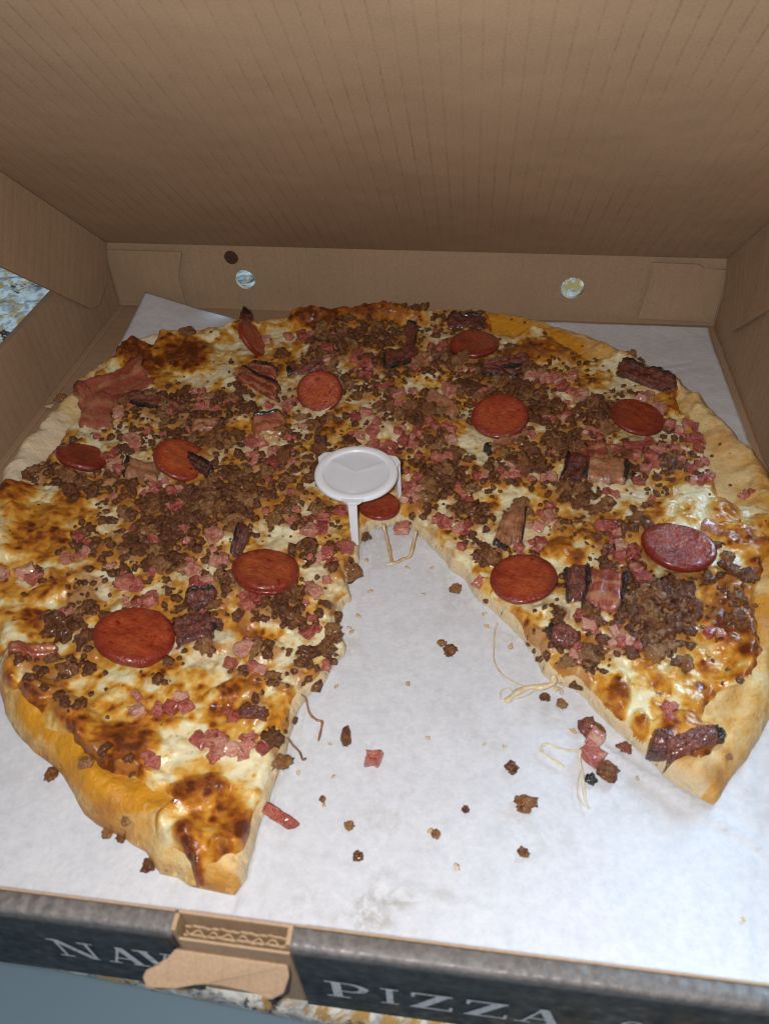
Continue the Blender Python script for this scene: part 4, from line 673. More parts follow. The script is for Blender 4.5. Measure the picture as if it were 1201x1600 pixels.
# printed words on the front, flat serif letters
def letter(ch):
    """list of convex polygons in a unit box, wide roman capitals"""
    q = []
    def bar(x0, y0, x1, y1, w):      # slanted bar of horizontal width w
        q.append([(x0, y0), (x0+w, y0), (x1+w, y1), (x1, y1)])
    def serif(x0, x1, y, h=.07): q.append([(x0, y), (x1, y), (x1, y+h), (x0, y+h)])
    if ch == 'N':
        bar(.14, 0, .14, 1, .07); bar(.72, 0, .06, 1, .20); bar(.80, 0, .80, 1, .07)
        serif(.02, .34, 0); serif(0, .2, .93); serif(.67, 1, .93)
    elif ch == 'A':
        bar(.12, 0, .46, 1, .07); bar(.68, 0, .40, 1, .20); q.append([(.25, .3), (.75, .3), (.73, .37), (.28, .37)]); serif(0, .32, 0); serif(.6, 1, 0)
    elif ch == 'V':
        bar(.40, 0, .12, 1, .20); bar(.46, 0, .80, 1, .07); serif(0, .4, .93); serif(.68, 1, .93)
    elif ch == 'I':
        bar(.40, 0, .40, 1, .20); serif(.24, .76, 0); serif(.24, .76, .93)
    elif ch == 'Z':
        bar(.06, 0, .66, 1, .26); serif(.06, .94, 0, .08); serif(.08, .92, .92, .08); q.append([(.08, .72), (.14, .72), (.18, 1), (.08, 1)]); q.append([(.86, 0), (.94, 0), (.94, .3), (.89, .3)])
    elif ch in 'P&':
        def ring(cx, cy, rx, ry, w, wy, a0, a1, n=14):
            for i in range(n):
                a = math.radians(a0+(a1-a0)*i/n); b = math.radians(a0+(a1-a0)*(i+1)/n)
                q.append([(cx+(rx-w)*math.cos(a), cy+(ry-wy)*math.sin(a)), (cx+rx*math.cos(a), cy+ry*math.sin(a)), (cx+rx*math.cos(b), cy+ry*math.sin(b)), (cx+(rx-w)*math.cos(b), cy+(ry-wy)*math.sin(b))])
        if ch == 'P':
            bar(.16, 0, .16, 1, .20); serif(.02, .52, 0); serif(.02, .5, .93)
            ring(.5, .70, .44, .30, .20, .07, -90, 90); q.append([(.3, .40), (.5, .40), (.5, .47), (.3, .47)])
        else:
            ring(.42, .76, .24, .24, .10, .07, 0, 360, 20); ring(.40, .28, .38, .28, .17, .07, 60, 400, 24); bar(.76, 0, .26, .72, .20); serif(.68, 1, 0); q.append([(.70, .46), (1, .46), (1, .52), (.70, .52)])
    return q
def word(name, text, x, z, w, h, pitch, parent, rise=0.):
    vs = []; fs = []; k = 0
    for i, ch in enumerate(text):
        for pl in letter(ch):
            b = len(vs); k += 1
            for u, v in pl: vs.append((x+i*pitch+u*w, Y_OUT-.00012-.000012*(k % 9), z+rise*i+v*h))
            fs.append(tuple(range(b, b+len(pl))))
    return mesh(name, vs, fs, M['white_ink'], parent, smooth=False)
for ch, x_, w_ in (('N', -.0608, .0145), ('A', -.0447, .0130), ('V', -.0340, .0125)): word('lettering', ch, x_, .0150, w_, .0150, .014, fwl)
for ch, x_, w_ in (('P', .0225, .0140), ('I', .0368, .0100), ('Z', .0470, .0140), ('Z', .0628, .0140), ('A', .0782, .0145)): word('lettering', ch, x_, .0105, w_, .0145, .014, fwr)
word('lettering', '&', .1045, .0105, .0135, .0145, .0142, fwr)

# lid, leaning over the pizza
lid_o = bpy.data.objects.new('lid', None)
bm = panel_bm([(-.217, 0, -.003), (.217, 0, -.003), (.217, .42, -.003), (-.217, .42, -.003)], (0, 0, .003), None, .0006)
lid = bm_obj('lid', bm, M['lid'], box); bpy.data.objects.remove(lid_o)
lid.location = (0, S-.0004, HW-.0010); lid.rotation_euler = (math.pi-LID_ANGLE, 0, 0)
for s in (-1, 1):
    x = s*.2105
    panel('lid_side_flap', [(x, .002, .0006), (x, -.001, .028), (x, .008, .046), (x, .020, .051), (x, .42, .051), (x, .42, .0006)], (s*.003, 0, 0), M['card_y'], lid, .0006)
panel('lid_front_flap', [(-.209, .4165, .0006), (.209, .4165, .0006), (.209, .4165, .050), (-.209, .4165, .050)], (0, .003, 0), M['card_x'], lid, .0006)

# ------------------------------------------------------------------ paper liner
c00 = np.array((-.198, -.2085)); c10 = np.array((.2125, -.2090)); c01 = np.array((-.1885, .2085)); c11 = np.array((.2095, .2075))
n = 210; g = np.linspace(0, 1, n+1); U, V = np.meshgrid(g, g, indexing='ij')
X = (c00[0]*(1-U)+c10[0]*U)*(1-V)+(c01[0]*(1-U)+c11[0]*U)*V; Y = (c00[1]*(1-U)+c10[1]*U)*(1-V)+(c01[1]*(1-U)+c11[1]*U)*V
Z = .0013+.0004*fbm(X, Y, .06, 3, 2)+.00012*fbm(X, Y, .012, 3, 8)
curl = np.clip(1-np.hypot((X-c01[0]), (Y-c01[1]))/.105, 0, 1)
Z = Z+.0145*curl**1.6; Y = Y-.016*np.clip((V-.8)/.2, 0, 1)*np.exp(-((U-.22)/.16)**2)
Z = Z+.0035*np.clip(1-(1-V)*.42/.03, 0, 1)**2*(U > .6)*.5
for (ax, ay, bx_, by_, hh) in ((-.012, -.195, .012, .03, .0012), (.03, -.2, .06, -.05, .0005), (.15, -.2, .19, -.02, .0007), (.105, -.115, .2, -.175, .0014), (-.18, -.16, -.1, -.2, .0006), (-.02, -.17, .16, -.2, .0004), (.09, .12, .19, .16, .0004)):
    d = seg_dist(X, Y, [(ax, ay), (bx_, by_)]); Z = Z+1.5*hh*np.exp(-(d/.0010)**2)-hh*.7*np.exp(-((d-.003)/.003)**2)
Z = np.maximum(Z, .0007)
gr = np.zeros_like(X)
for e in GREASE: gr = np.maximum(gr, e[6]*(1-sstep(.5, 1.2, ell_r(e, X, Y)+.35*fbm(X, Y, .012, 3, 4))))
gr = np.clip(gr++.30*sstep(.2, .5, fbm(X, Y, .022, 4, 12))+.10*np.exp(-np.maximum(0, seg_dist(X, Y, CUT)-.004)/.010), 0, 1)
vs = np.c_[X.ravel(), Y.ravel(), Z.ravel()]; idx = np.arange((n+1)**2).reshape(n+1, n+1)
fs = np.c_[idx[:-1, :-1].ravel(), idx[1:, :-1].ravel(), idx[1:, 1:].ravel(), idx[:-1, 1:].ravel()]
paper = mesh('paper_liner', vs, fs, M['paper'], attrs={'grease': gr.ravel()})
sol = paper.modifiers.new('thickness', 'SOLIDIFY'); sol.thickness = .00015; sol.offset = -1
tag(paper, 'white greaseproof paper sheet lining the box under the pizza', 'paper')

# ------------------------------------------------------------------ pizza dough and cheese as fine relief
pizza = tag(empty('pizza', (.0101, .012, 0)), 'meat topped pizza with sausage, ham and beef, slices missing at the front', 'pizza')
PO = np.array((.0101, .012))
rimL = rough_line(RIM, .004, .0011, 21); cutL = rough_line(CUT, .002, .0012, 33)
outline = np.vstack([rimL, cutL[1:]])
st = .00085
gx = np.arange(outline[:, 0].min()-.003, outline[:, 0].max()+.003, st); gy = np.arange(outline[:, 1].min()-.003, outline[:, 1].max()+.003, st)
X, Y = np.meshgrid(gx, gy, indexing='ij')
dr = seg_dist(X, Y, rimL); dc = seg_dist(X, Y, np.vstack([rimL[-1:], cutL, rimL[:1]])); ins = inside(X, Y, outline)
d = np.where(ins, 1, -1)*np.minimum(dr, dc)
ang = np.arctan2(Y-PO[1], X-PO[0])
# pull the vertices near the outline onto it
Dg = np.gradient(d, st); gn = np.hypot(*Dg)+1e-9
near = np.abs(d) < st*.75
XX = np.where(near, X-d*Dg[0]/gn**2, X); YY = np.where(near, Y-d*Dg[1]/gn**2, Y)
dz = np.where(near, 0, np.maximum(d, 0))
keepv = (d > 0) | near
drr = np.where(near & (dr < dc), 0, dr); dcc = np.where(near & (dc <= dr), 0, dc)
rv = .75+.38*fbm(np.cos(ang)*.1, np.sin(ang)*.1, .035, 3, 6)+.30*fbm(X, Y, .014, 4, 7)
rimw = .0095+.003*fbm(np.cos(ang)*.1, np.sin(ang)*.1, .05, 2, 9)
rim = .0088*rv*np.exp(-((dr-rimw)/(.0085))**2)
side = np.sqrt(np.clip(1-(1-np.clip(drr/.0085, 0, 1))**2, 0, 1))
cutp = .22+.78*np.sqrt(np.clip(1-(1-np.clip(dcc/.0040, 0, 1))**2, 0, 1))
dough = .0086+rim+.0009*fbm(X, Y, .03, 3, 1)+.0005*fbm(X, Y, .006, 3, 14)
for k in range(190):                                # baked bubbles and dimples of the bare rim
    i = rng.integers(len(rimL)); nb = PO-rimL[i]; nb = nb/np.hypot(*nb); c = rimL[i]+nb*rng.uniform(.004, .018); r = rng.uniform(.002, .006)
    w = np.exp(-((X-c[0])**2+(Y-c[1])**2)/r**2); dough = dough+w*rng.choice([-.0007, .0012])
base_z = .0022
ZD = base_z+(dough-base_z)*np.minimum(.12+.88*side, 1)*cutp
brown = np.zeros_like(X)
wob = .30*fbm(X, Y, .012, 3, 40)+.15*fbm(X, Y, .004, 2, 41)
for e in BROWN: brown = np.maximum(brown, e[6]*(1-sstep(.55, 1.25, ell_r(e, X, Y)+wob)))
gold = np.zeros_like(X); flour = np.zeros_like(X)
for e in GOLDEN: gold = np.maximum(gold, e[6]*(1-sstep(.4, 1.3, ell_r(e, X, Y))))
for e in FLOUR: flour = np.maximum(flour, e[6]*(1-sstep(.5, 1.3, ell_r(e, X, Y))))
beefd = np.zeros_like(X)
for e in BEEF: beefd = np.maximum(beefd, min(.35+e[6], 1.2)*(1-sstep(.6, 1.7, ell_r(e, X, Y)+1.3*wob)))
toast = np.exp(-drr/.005)*(.55+.6*fbm(X, Y, .02, 3, 50))+.35*sstep(.1, .6, fbm(X, Y, .018, 3, 52))
crumb = np.exp(-(dcc/.0022)**2)*(dr > .004)
def clipped(name, keep, ZZ, m_, attrs, skirt=None):
    fm = keep[:-1, :-1] & keep[1:, :-1] & keep[1:, 1:] & keep[:-1, 1:]
    idx = np.full(X.shape, -1); used = np.zeros(X.shape, bool)
    for a in (fm,): 
        used[:-1, :-1] |= a; used[1:, :-1] |= a; used[1:, 1:] |= a; used[:-1, 1:] |= a
    idx[used] = np.arange(used.sum())
    q = np.c_[idx[:-1, :-1][fm], idx[1:, :-1][fm], idx[1:, 1:][fm], idx[:-1, 1:][fm]]
    vs = np.c_[XX[used]-PO[0], YY[used]-PO[1], ZZ[used]]
    at = {k: v[used] for k, v in attrs.items()}
    if skirt is not None:                          # close the outer edge down to the paper
        e = np.vstack([q[:, [0, 1]], q[:, [1, 2]], q[:, [2, 3]], q[:, [3, 0]]])
        key = np.sort(e, 1); _, inv, cnt = np.unique(key, axis=0, return_inverse=True, return_counts=True)
        be = e[cnt[inv.ravel()] == 1]; bv = np.unique(be); mp = {int(v): len(vs)+i for i, v in enumerate(bv)}
        low = vs[bv].copy(); low[:, 2] = skirt; vs = np.vstack([vs, low])
        q2 = np.array([(b, a, mp[int(a)], mp[int(b)]) for a, b in be]); q = np.vstack([q, q2])
        at = {k: np.r_[v, v[bv]] for k, v in at.items()}
    return mesh(name, vs, q, m_, pizza, True, at)
clipped('crust', keepv, ZD, M['dough'], {'gold': gold, 'flour': flour, 'toast': toast, 'crumb': crumb}, .0016)
# cheese layer
cd = seg_dist(X, Y, CHEESE, True)*np.where(inside(X, Y, CHEESE), 1, -1)
cd = cd+.0026*fbm(X, Y, .014, 3, 60)+.0014*fbm(X, Y, .005, 2, 61)
ring = np.exp(-((cd-.001)/.0032)**2)
lift = np.clip(cd/.0028, -1.6, 1)
ridge = 1-np.abs(fbm(X+.004*fbm(X, Y, .02, 2, 80), Y, .0085, 3, 81))*2
hills = .0009*ridge*np.clip(.4+fbm(X, Y, .03, 2, 82), 0, 1)+.0012*fbm(X, Y, .022, 3, 70)+.0008*fbm(X, Y, .008, 3, 71)+.0004*fbm(X, Y, .0032, 2, 72)
blis = np.zeros_like(X); bcol = np.zeros_like(X)
cand = np.argwhere((brown > .35) & (cd > .001) & ins); 
for k in range(420):
    i, j = cand[rng.integers(len(cand))]; r = rng.uniform(.0009, .0034); w = np.exp(-((X-X[i, j])**2+(Y-Y[i, j])**2)/r**2)
    blis = np.maximum(blis, w*r*.42); bcol = np.maximum(bcol, w*rng.uniform(.1, .5))
cand = np.argwhere((cd > .004) & ins)
for k in range(1700):                               # small golden freckles all over
    i, j = cand[rng.integers(len(cand))]; r = rng.uniform(.0005, .0017); w = np.exp(-((X-X[i, j])**2+(Y-Y[i, j])**2)/r**2)
    bcol = np.maximum(bcol, w*rng.uniform(.25, .75)); blis = np.maximum(blis, w*r*.3)
puff = np.zeros_like(X)                            # swollen, browned cheese bulges
for e in BROWN:
    if e[6] >= .9: puff = np.maximum(puff, .0032*np.sqrt(np.clip(1-ell_r(e, X, Y)**2, 0, 1))*min(1., e[6]))
mound = .0030*sstep(.3, 1.1, beefd)
ZC = ZD+(.0024+hills+blis+puff)*lift+mound*.6
droop = np.exp(-(dcc/.0020)**2)
ZC = np.where(dcc < .006, np.maximum(ZC-.002*droop, ZD+.0006*lift), ZC)
wc = sstep(.0004, .0034, dcc+.0012*fbm(X, Y, .008, 2, 90)); ZC = ZC*wc+(ZD-.0007)*(1-wc)
bare = np.zeros_like(X)
for e in BARE: bare = np.maximum(bare, 1-sstep(.6, 1.3, ell_r(e, X, Y)+wob))
zone = inside(X, Y, MEATZONE)*1.
halo = np.clip(fbm(X, Y, .010, 4, 78)*1.5+.17+.02*zone-.30*bare, 0, .5)
cb = np.clip(brown*.70+.62*ring*(.6+.6*fbm(X, Y, .012, 2, 77))*(dr < .05)*(1-.5*np.clip(brown, 0, 1))+bcol*(.85-.4*np.clip(brown, 0, 1))+halo*(1-.6*np.clip(brown, 0, 1)), 0, 1.1)
cg = np.clip(np.maximum(beefd*.95, zone*.42)*(1-.75*bare), 0, 1)
clipped('cheese', keepv & (cd > -.0030), ZC, M['cheese'], {'brown': cb, 'grease': cg})
ZT = np.where(cd > 0, np.maximum(ZC, ZD), ZD)
def top(x, y):
    i = (x-gx[0])/st; j = (y-gy[0])/st; i0 = int(np.clip(i, 0, len(gx)-2)); j0 = int(np.clip(j, 0, len(gy)-2))
    return float(ZT[i0:i0+2, j0:j0+2].mean())
def on_pizza(x, y, mar=.0):
    i = int(round((x-gx[0])/st)); j = int(round((y-gy[0])/st))
    return 0 <= i < len(gx) and 0 <= j < len(gy) and d[i, j] > mar

# ------------------------------------------------------------------ toppings
def part(name, me, loc, rot, scale, parent=pizza):
    o = bpy.data.objects.new(name, me); COL.objects.link(o); o.parent = parent
    off = (PO[0], PO[1], 0) if parent is pizza else (0, 0, 0)
    o.location = (loc[0]-off[0], loc[1]-off[1], loc[2]-off[2]); o.rotation_euler = rot; o.scale = scale
    return o
from mathutils import noise as mnoise
def lump_mesh(name, mat_, amp, seed, sub=2, flat=.75, fine=.12):
    bm = bmesh.new(); bmesh.ops.create_icosphere(bm, subdivisions=sub, radius=.5)
    o = Vector((seed*3.1, seed*1.7, seed*.9))
    for v in bm.verts:
        n_ = v.co.normalized()
        k = 1+amp*mnoise.noise(n_*1.5+o)+amp*.7*mnoise.noise(n_*3.2+o*2)+fine*mnoise.noise(n_*7+o*3)+(fine*.7*mnoise.noise(n_*14+o*5) if sub > 2 else 0)
        v.co = n_*.5*k; v.co.z *= flat
    me = bpy.data.meshes.new(name); bm.to_mesh(me); bm.free(); finish(me, mat_); return me
def cube_mesh(name, mat_, seed, rnd=.35):
    bm = bmesh.new(); bmesh.ops.create_cube(bm, size=1.)
    bmesh.ops.bevel(bm, geom=bm.edges[:], offset=.12, segments=2, affect='EDGES', profile=.6)
    bmesh.ops.subdivide_edges(bm, edges=[e for e in bm.edges if e.calc_length() > .4], cuts=2, use_grid_fill=True)
    o = Vector((seed*2.3, seed*4.1, seed*.7)); sk = [random.uniform(-.18, .18) for _ in range(4)]
    sc = (random.uniform(.85, 1.2), random.uniform(.75, 1.05), random.uniform(.7, .95))
    for v in bm.verts:
        c = v.co.copy(); c += Vector((mnoise.noise(c*1.9+o), mnoise.noise(c*1.9+o*2), mnoise.noise(c*1.9+o*3)))*.20+Vector((mnoise.noise(c*5+o), mnoise.noise(c*5+o*2), mnoise.noise(c*5+o*3)))*.06
        c.x += sk[0]*c.z+sk[1]*c.y; c.y += sk[2]*c.z
        v.co = Vector((c.x*sc[0], c.y*sc[1], c.z*sc[2]))
    bmesh.ops.recalc_face_normals(bm, faces=bm.faces)
    me = bpy.data.meshes.new(name); bm.to_mesh(me); bm.free(); finish(me, mat_); return me

# sausage slices
def coin_mesh(r, th, tone, seed):
    N = 40; rings = [(0, .0), (.35, .0), (.65, .0), (.84, -.02), (.93, -.09), (.985, -.26), (1.0, -.5), (.985, -.8), (.93, -1.)]
    vs = []; fs = []; rm = []
    bow = random.uniform(-.5, .5)*th*.6; cupd = th*.18
    ov = random.uniform(.94, 1.0); ph = random.uniform(0, 6)
    for k, (q, zf) in enumerate(rings):
        for i in range(N):
            a = 2*math.pi*i/N
            rr = r*q*(1+.022*math.sin(2*a+ph)+.02*mnoise.noise(Vector((math.cos(a)*1.8, math.sin(a)*1.8, seed*5.))))
            x, y = rr*math.cos(a), rr*math.sin(a)*ov
            z = zf*th-cupd*(1-q*q)*(1 if q < 1 else 0)+bow*(x/r)**2+.05*th*mnoise.noise(Vector((x*200, y*200, seed)))*(q > 0)*3
            vs.append((x, y, z)); rm.append(min(1., max(0., (q-.72)/.25)) if k < 6 else .75)
    for k in range(len(rings)-1):
        for i in range(N): fs.append((k*N+i, k*N+(i+1) % N, (k+1)*N+(i+1) % N, (k+1)*N+i))
    fs.append(tuple((len(rings)-1)*N+i for i in range(N))[::-1])
    me = bpy.data.meshes.new('sausage_slice'); me.from_pydata(vs, [], fs)
    finish(me, M['sausage'], True, {'rim': rm, 'dark': [tone*max(0, min(1, .6+.8*mnoise.noise(Vector((v[0]*90, v[1]*90, seed))))) for v in vs]})
    return me
busy = []                                          # discs where no crumbs are strewn
for i, (cx, cy, cz, nx, ny, nz, r, th, tone) in enumerate(COINS):
    nrm = Vector((nx, ny, nz)).normalized(); q = nrm.to_track_quat('Z', 'Y')
    tilt = math.acos(max(-1, min(1, nrm.z))); t0 = top(cx, cy)
    zc = max(cz, t0+th*.75+.30*r*math.sin(tilt))
    o = part('sausage_slice', coin_mesh(r, th, tone, i+1.3), (cx, cy, zc), q.to_euler(), (1, 1, 1))
    busy.append((cx, cy, r*1.02))

# bacon pieces, bent slabs with burnt rinds on some sides
KIND = dict(red='bacon_red', dark='bacon_dark', tan='bacon_tan', pink='bacon_pink', fat='bacon_fat')
def slab(cx, cy, ux, uy, vx, vy, th, tilt, seed, u0=-1, u1=1, v0=-1, v1=1, grow=0., nu=24, nv=14, sheet=False, name='bacon_piece', m_=None):
    vs = []; fs = []; z0 = None
    tc = [top(cx+ux*a+vx*b, cy+uy*a+vy*b) for a in (-.7, 0, .7) for b in (-.7, 0, .7)]; zc = sum(tc)/9-th*.30
    def pt(a, b):
        e = .15*mnoise.noise(Vector((a*1.6+seed*3, b*1.6, seed)))+.09*mnoise.noise(Vector((a*6., b*6.+seed, seed)))+.05*mnoise.noise(Vector((a*14., b*14.+seed, seed)))
        f = 1+e
        k = 1 if sheet else .93+.07*(1-abs(a)**4*abs(b)**4)
        x = cx+(ux*a+vx*b*.88)*f*k; y = cy+(uy*a+vy*b*.88)*f*k
        vl = math.hypot(vx, vy); ul = math.hypot(ux, uy)
        zz = (top(x, y) if sheet else zc)+tilt*(-b)*vl*.9+(0 if sheet else .10*ul*math.sin(a*2.2+seed)*.5)+.0018*mnoise.noise(Vector((a*1.8+seed, b*1.8, 7.)))
        zz += .0007*mnoise.noise(Vector((a*13+seed, b*11, 5.)))+.0011*mnoise.noise(Vector((a*7+seed, b*7, 3.)))
        return x, y, zz
    def edge(a, b):
        return max(0., 1-(max(abs((2*a-u0-u1)/(u1-u0)), abs((2*b-v0-v1)/(v1-v0))))**8)
    for k in range(2):
        for i in range(nu+1):
            a = u0+(u1-u0)*i/nu
            for j in range(nv+1):
                b = v0+(v1-v0)*j/nv; x, y, z = pt(a, b); e_ = edge(a, b)
                vs.append((x-PO[0], y-PO[1], z+(th*(.35+.65*e_)+grow if k == 0 else -th*.45-grow*.4-(tilt*math.hypot(vx, vy)*.9 if not sheet else .001)*0)))
    w = nv+1; K = (nu+1)*w
    for i in range(nu):
        for j in range(nv):
            a = i*w+j; fs.append((a, a+w, a+w+1, a+1)); fs.append((K+a, K+a+1, K+a+w+1, K+a+w))
    rim_ = [i*w for i in range(nu+1)]+[nu*w+j for j in range(1, nv+1)]+[i*w+nv for i in range(nu-1, -1, -1)]+[j for j in range(nv-1, 0, -1)]
    for i in range(len(rim_)):
        a = rim_[i]; b = rim_[(i+1) % len(rim_)]; fs.append((a, K+a, K+b, b))
    me = bpy.data.meshes.new(name); me.from_pydata(vs, [], fs)
    bm = bmesh.new(); bm.from_mesh(me); bmesh.ops.recalc_face_normals(bm, faces=bm.faces); bm.to_mesh(me); bm.free()
    gl = [(u0+(u1-u0)*i/nu, v0+(v1-v0)*j/nv) for k in range(2) for i in range(nu+1) for j in range(nv+1)]
    finish(me, m_, True, {'layer': [b for a, b in gl], 'char': [max(0, max(abs(a), abs(b))*1.6-.95)+(.25 if k < 0 else 0) for k, (a, b) in enumerate(gl)]}); return bpy.data.objects.new(name, me)
for i, (kind, cx, cy, ux, uy, vx, vy, th, tilt, rinds) in enumerate(BACON):
    sheet = th <= .0031
    o = link(slab(cx, cy, ux, uy, vx, vy, th, tilt, i*1.7+.3, sheet=sheet, m_=M[KIND[kind]]), pizza)
    for rd in rinds:
        u0, u1, v0, v1 = dict(e=(.82, 1.05, -.97, 1.0), w=(-1.05, -.82, -1.0, .96), n=(-.95, .97, -1.05, -.74), s=(-.97, .95, .74, 1.05))[rd]
        ro = link(slab(cx, cy, ux, uy, vx, vy, th, tilt, i*1.7+.3, u0, u1, v0, v1, .0004, 16, 8, sheet, 'burnt_rind', M['rind']), o)
    rr = .5*(math.hypot(ux, uy)+math.hypot(vx, vy)*.9)
    busy.append((cx, cy, rr*.72))
LEGS = [(0.0030, -.0272), (-.0185, .0052), (.0178, .0052)]

# ham cubes
MZ = np.array(MEATZONE)
def in_zone(x, y, inb=.5):
    i = int(np.clip(round((x-gx[0])/st), 0, len(gx)-1)); j = int(np.clip(round((y-gy[0])/st), 0, len(gy)-1))
    return zone[i, j] > .5 and bare[i, j] < inb and cd[i, j] > .004
hams = [cube_mesh('ham_cube', M['ham'], k+.5) for k in range(10)]
for x, y, s in list(HAM):
    if random.random() < .55:
        a = random.uniform(0, 6.28); HAM.append((x+s*.9*math.cos(a), y+s*.9*math.sin(a), s*random.uniform(.6, .95)))
while len(HAM) < 300:
    a = random.uniform(0, 6.28); r = .18*math.sqrt(random.random()); x = PO[0]+r*math.cos(a); y = PO[1]+r*math.sin(a)
    if on_pizza(x, y, .018) and in_zone(x, y): HAM.append((x, y, random.uniform(.0035, .0062)))
for i, (x, y, s) in enumerate(HAM[:300]):
    if not on_pizza(x, y, .001): continue
    s *= 1.22
    part('ham_cube', hams[i % 10], (x, y, top(x, y)+s*.17), (random.gauss(0, .22), random.gauss(0, .22), random.uniform(0, 6.28)), (s, s*random.uniform(.85, 1.1), s*random.uniform(.75, 1.)))
    busy.append((x, y, s*.45))

hv = []; hf = []; hn = 0
hsm = [(np.array([v.co for v in me.vertices]), [tuple(p.vertices) for p in me.polygons]) for me in [cube_mesh('bit', None, k+90.5) for k in range(4)]]
for k in range(420):
    a = random.uniform(0, 6.28); r = .18*math.sqrt(random.random()); x = PO[0]+r*math.cos(a); y = PO[1]+r*math.sin(a)
    if not (on_pizza(x, y, .004) and in_zone(x, y, .6) and fbm(np.array([x]), np.array([y]), .02, 2, 97)[0] > -.1): continue
    if any((x-b[0])**2+(y-b[1])**2 < b[2]**2 for b in busy): continue
    s = random.uniform(.0024, .0048); V_, F_ = hsm[k % 4]
    Mx = np.array(Euler((random.gauss(0, .4), random.gauss(0, .4), random.uniform(0, 6.28))).to_matrix()); W = (V_*s)@Mx.T+np.array((x-PO[0], y-PO[1], top(x, y)+s*.2))
    hv.append(W); hf += [tuple(i_+hn for i_ in f) for f in F_]; hn += len(W)
ho = mesh('ham_bits', np.vstack(hv), hf, M['ham'], pizza); ho['kind'] = 'stuff'
# ground beef: the 300 largest crumbles are parts, the rest one strewn part
lumps = [lump_mesh('beef_crumble', M['beef'], .78, k+1.1, 3, .72, .34) for k in range(14)]
pts = []
for e in BEEF:
    cx, cy, ux, uy, vx, vy, w = e
    area = math.pi*abs(ux*vy-uy*vx); nn = max(3, int(area*w*105000))
    for k in range(nn):
        r = math.sqrt(random.random())*1.08; a = random.uniform(0, 6.283); x = cx+r*(ux*math.cos(a)+vx*math.sin(a)); y = cy+r*(uy*math.cos(a)+vy*math.sin(a))
        if not on_pizza(x, y, -.001): continue
        s = random.lognormvariate(math.log(.0036), .46)*(1.1-.25*r)*(1 if w < 1.4 else 1.05); pts.append((min(s, .0095), x, y, .0022*max(0, w-.9)*(1-r*r)))
clump = lambda x, y: float(fbm(np.array([x]), np.array([y]), .016, 3, 95)[0])
for k in range(9000):
    a = random.uniform(0, 6.283); r = .19*math.sqrt(random.random()); x = PO[0]+r*math.cos(a); y = PO[1]+r*math.sin(a)
    if on_pizza(x, y, .006) and in_zone(x, y, .3+.4*random.random()) and clump(x, y) > random.uniform(-.35, .25): pts.append((random.lognormvariate(math.log(.0026), .42), x, y, 0.))
for k in range(500):
    a = random.uniform(0, 6.283); r = .19*math.sqrt(random.random()); x = PO[0]+r*math.cos(a); y = PO[1]+r*math.sin(a)
    if on_pizza(x, y, .012): pts.append((random.lognormvariate(math.log(.0017), .4), x, y, 0.))
def free(x, y, s):
    return all((x-bx_)**2+(y-by_)**2 > (br)**2 for bx_, by_, br in busy) and all((x-lx)**2+(y-ly)**2 > (.003+s*.5)**2 for lx, ly in LEGS)
pts = [(min(q[0], .0085),)+q[1:] for q in pts]
pts = [q for q in pts if free(q[1], q[2], q[0])]
pts.sort(reverse=True)
rest_v = []; rest_f = []; nv_ = 0
small = [lump_mesh('bit', None, .55, k+.2, 1, .8, .1) for k in range(6)]
small = [(np.array([v.co for v in me.vertices]), np.array([p.vertices for p in me.polygons])) for me in small]
for i, (s, x, y, up) in enumerate(pts):
    rot = (random.uniform(-.8, .8), random.uniform(-.8, .8), random.uniform(0, 6.28)); sc = (s*random.uniform(.85, 1.25), s, s*random.uniform(.7, 1.))
    z = top(x, y)+s*.07+up*random.uniform(.3, 1.)
    if i < 300: part('beef_crumble', lumps[i % 14], (x, y, z), rot, sc)
    else:
        V_, F_ = small[i % 6]; Mx = np.array(Euler(rot).to_matrix()); W = (V_*np.array(sc))@Mx.T+np.array((x-PO[0], y-PO[1], z))
        rest_v.append(W); rest_f.append(F_+nv_); nv_ += len(W)
rest = mesh('beef_crumbs', np.vstack(rest_v), np.vstack(rest_f), M['beef'], pizza); rest['kind'] = 'stuff'

# ------------------------------------------------------------------ white pizza saver
sv = tag(empty('pizza_saver', (0, -.0030, .0)), 'white plastic three legged pizza saver standing in the middle of the pizza', 'pizza saver')
R = .0205; zt = .0352; N = 64
prof = [(0, -.0009), (.30, -.0009), (.60, -.0009), (.755, -.0009), (.775, -.0008), (.785, -.0002), (.80, 0), (.94, .0), (.97, -.0003), (.995, -.0010), (1, -.0018), (.985, -.0026), (.95, -.0028), (0, -.0028)]
vs = []; fs = []; wl = []
for k, (q, z) in enumerate(prof):
    for i in range(N):
        a = 2*math.pi*i/N; zz = z
        if k < 4:                                  # faint three-way web in the recessed middle
            dd = min(abs((a-t+math.pi) % (2*math.pi)-math.pi) for t in (math.radians(-88), math.radians(32), math.radians(150)))
            zz += .00032*math.exp(-(dd*max(q, .05)*R/.0016)**2)
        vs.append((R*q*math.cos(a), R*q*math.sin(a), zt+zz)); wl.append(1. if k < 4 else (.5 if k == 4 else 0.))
for k in range(len(prof)-1):
    for i in range(N): fs.append((k*N+i, k*N+(i+1) % N, (k+1)*N+(i+1) % N, (k+1)*N+i))
mesh('disc', vs, fs, M['plastic'], sv, True, {'well': wl})
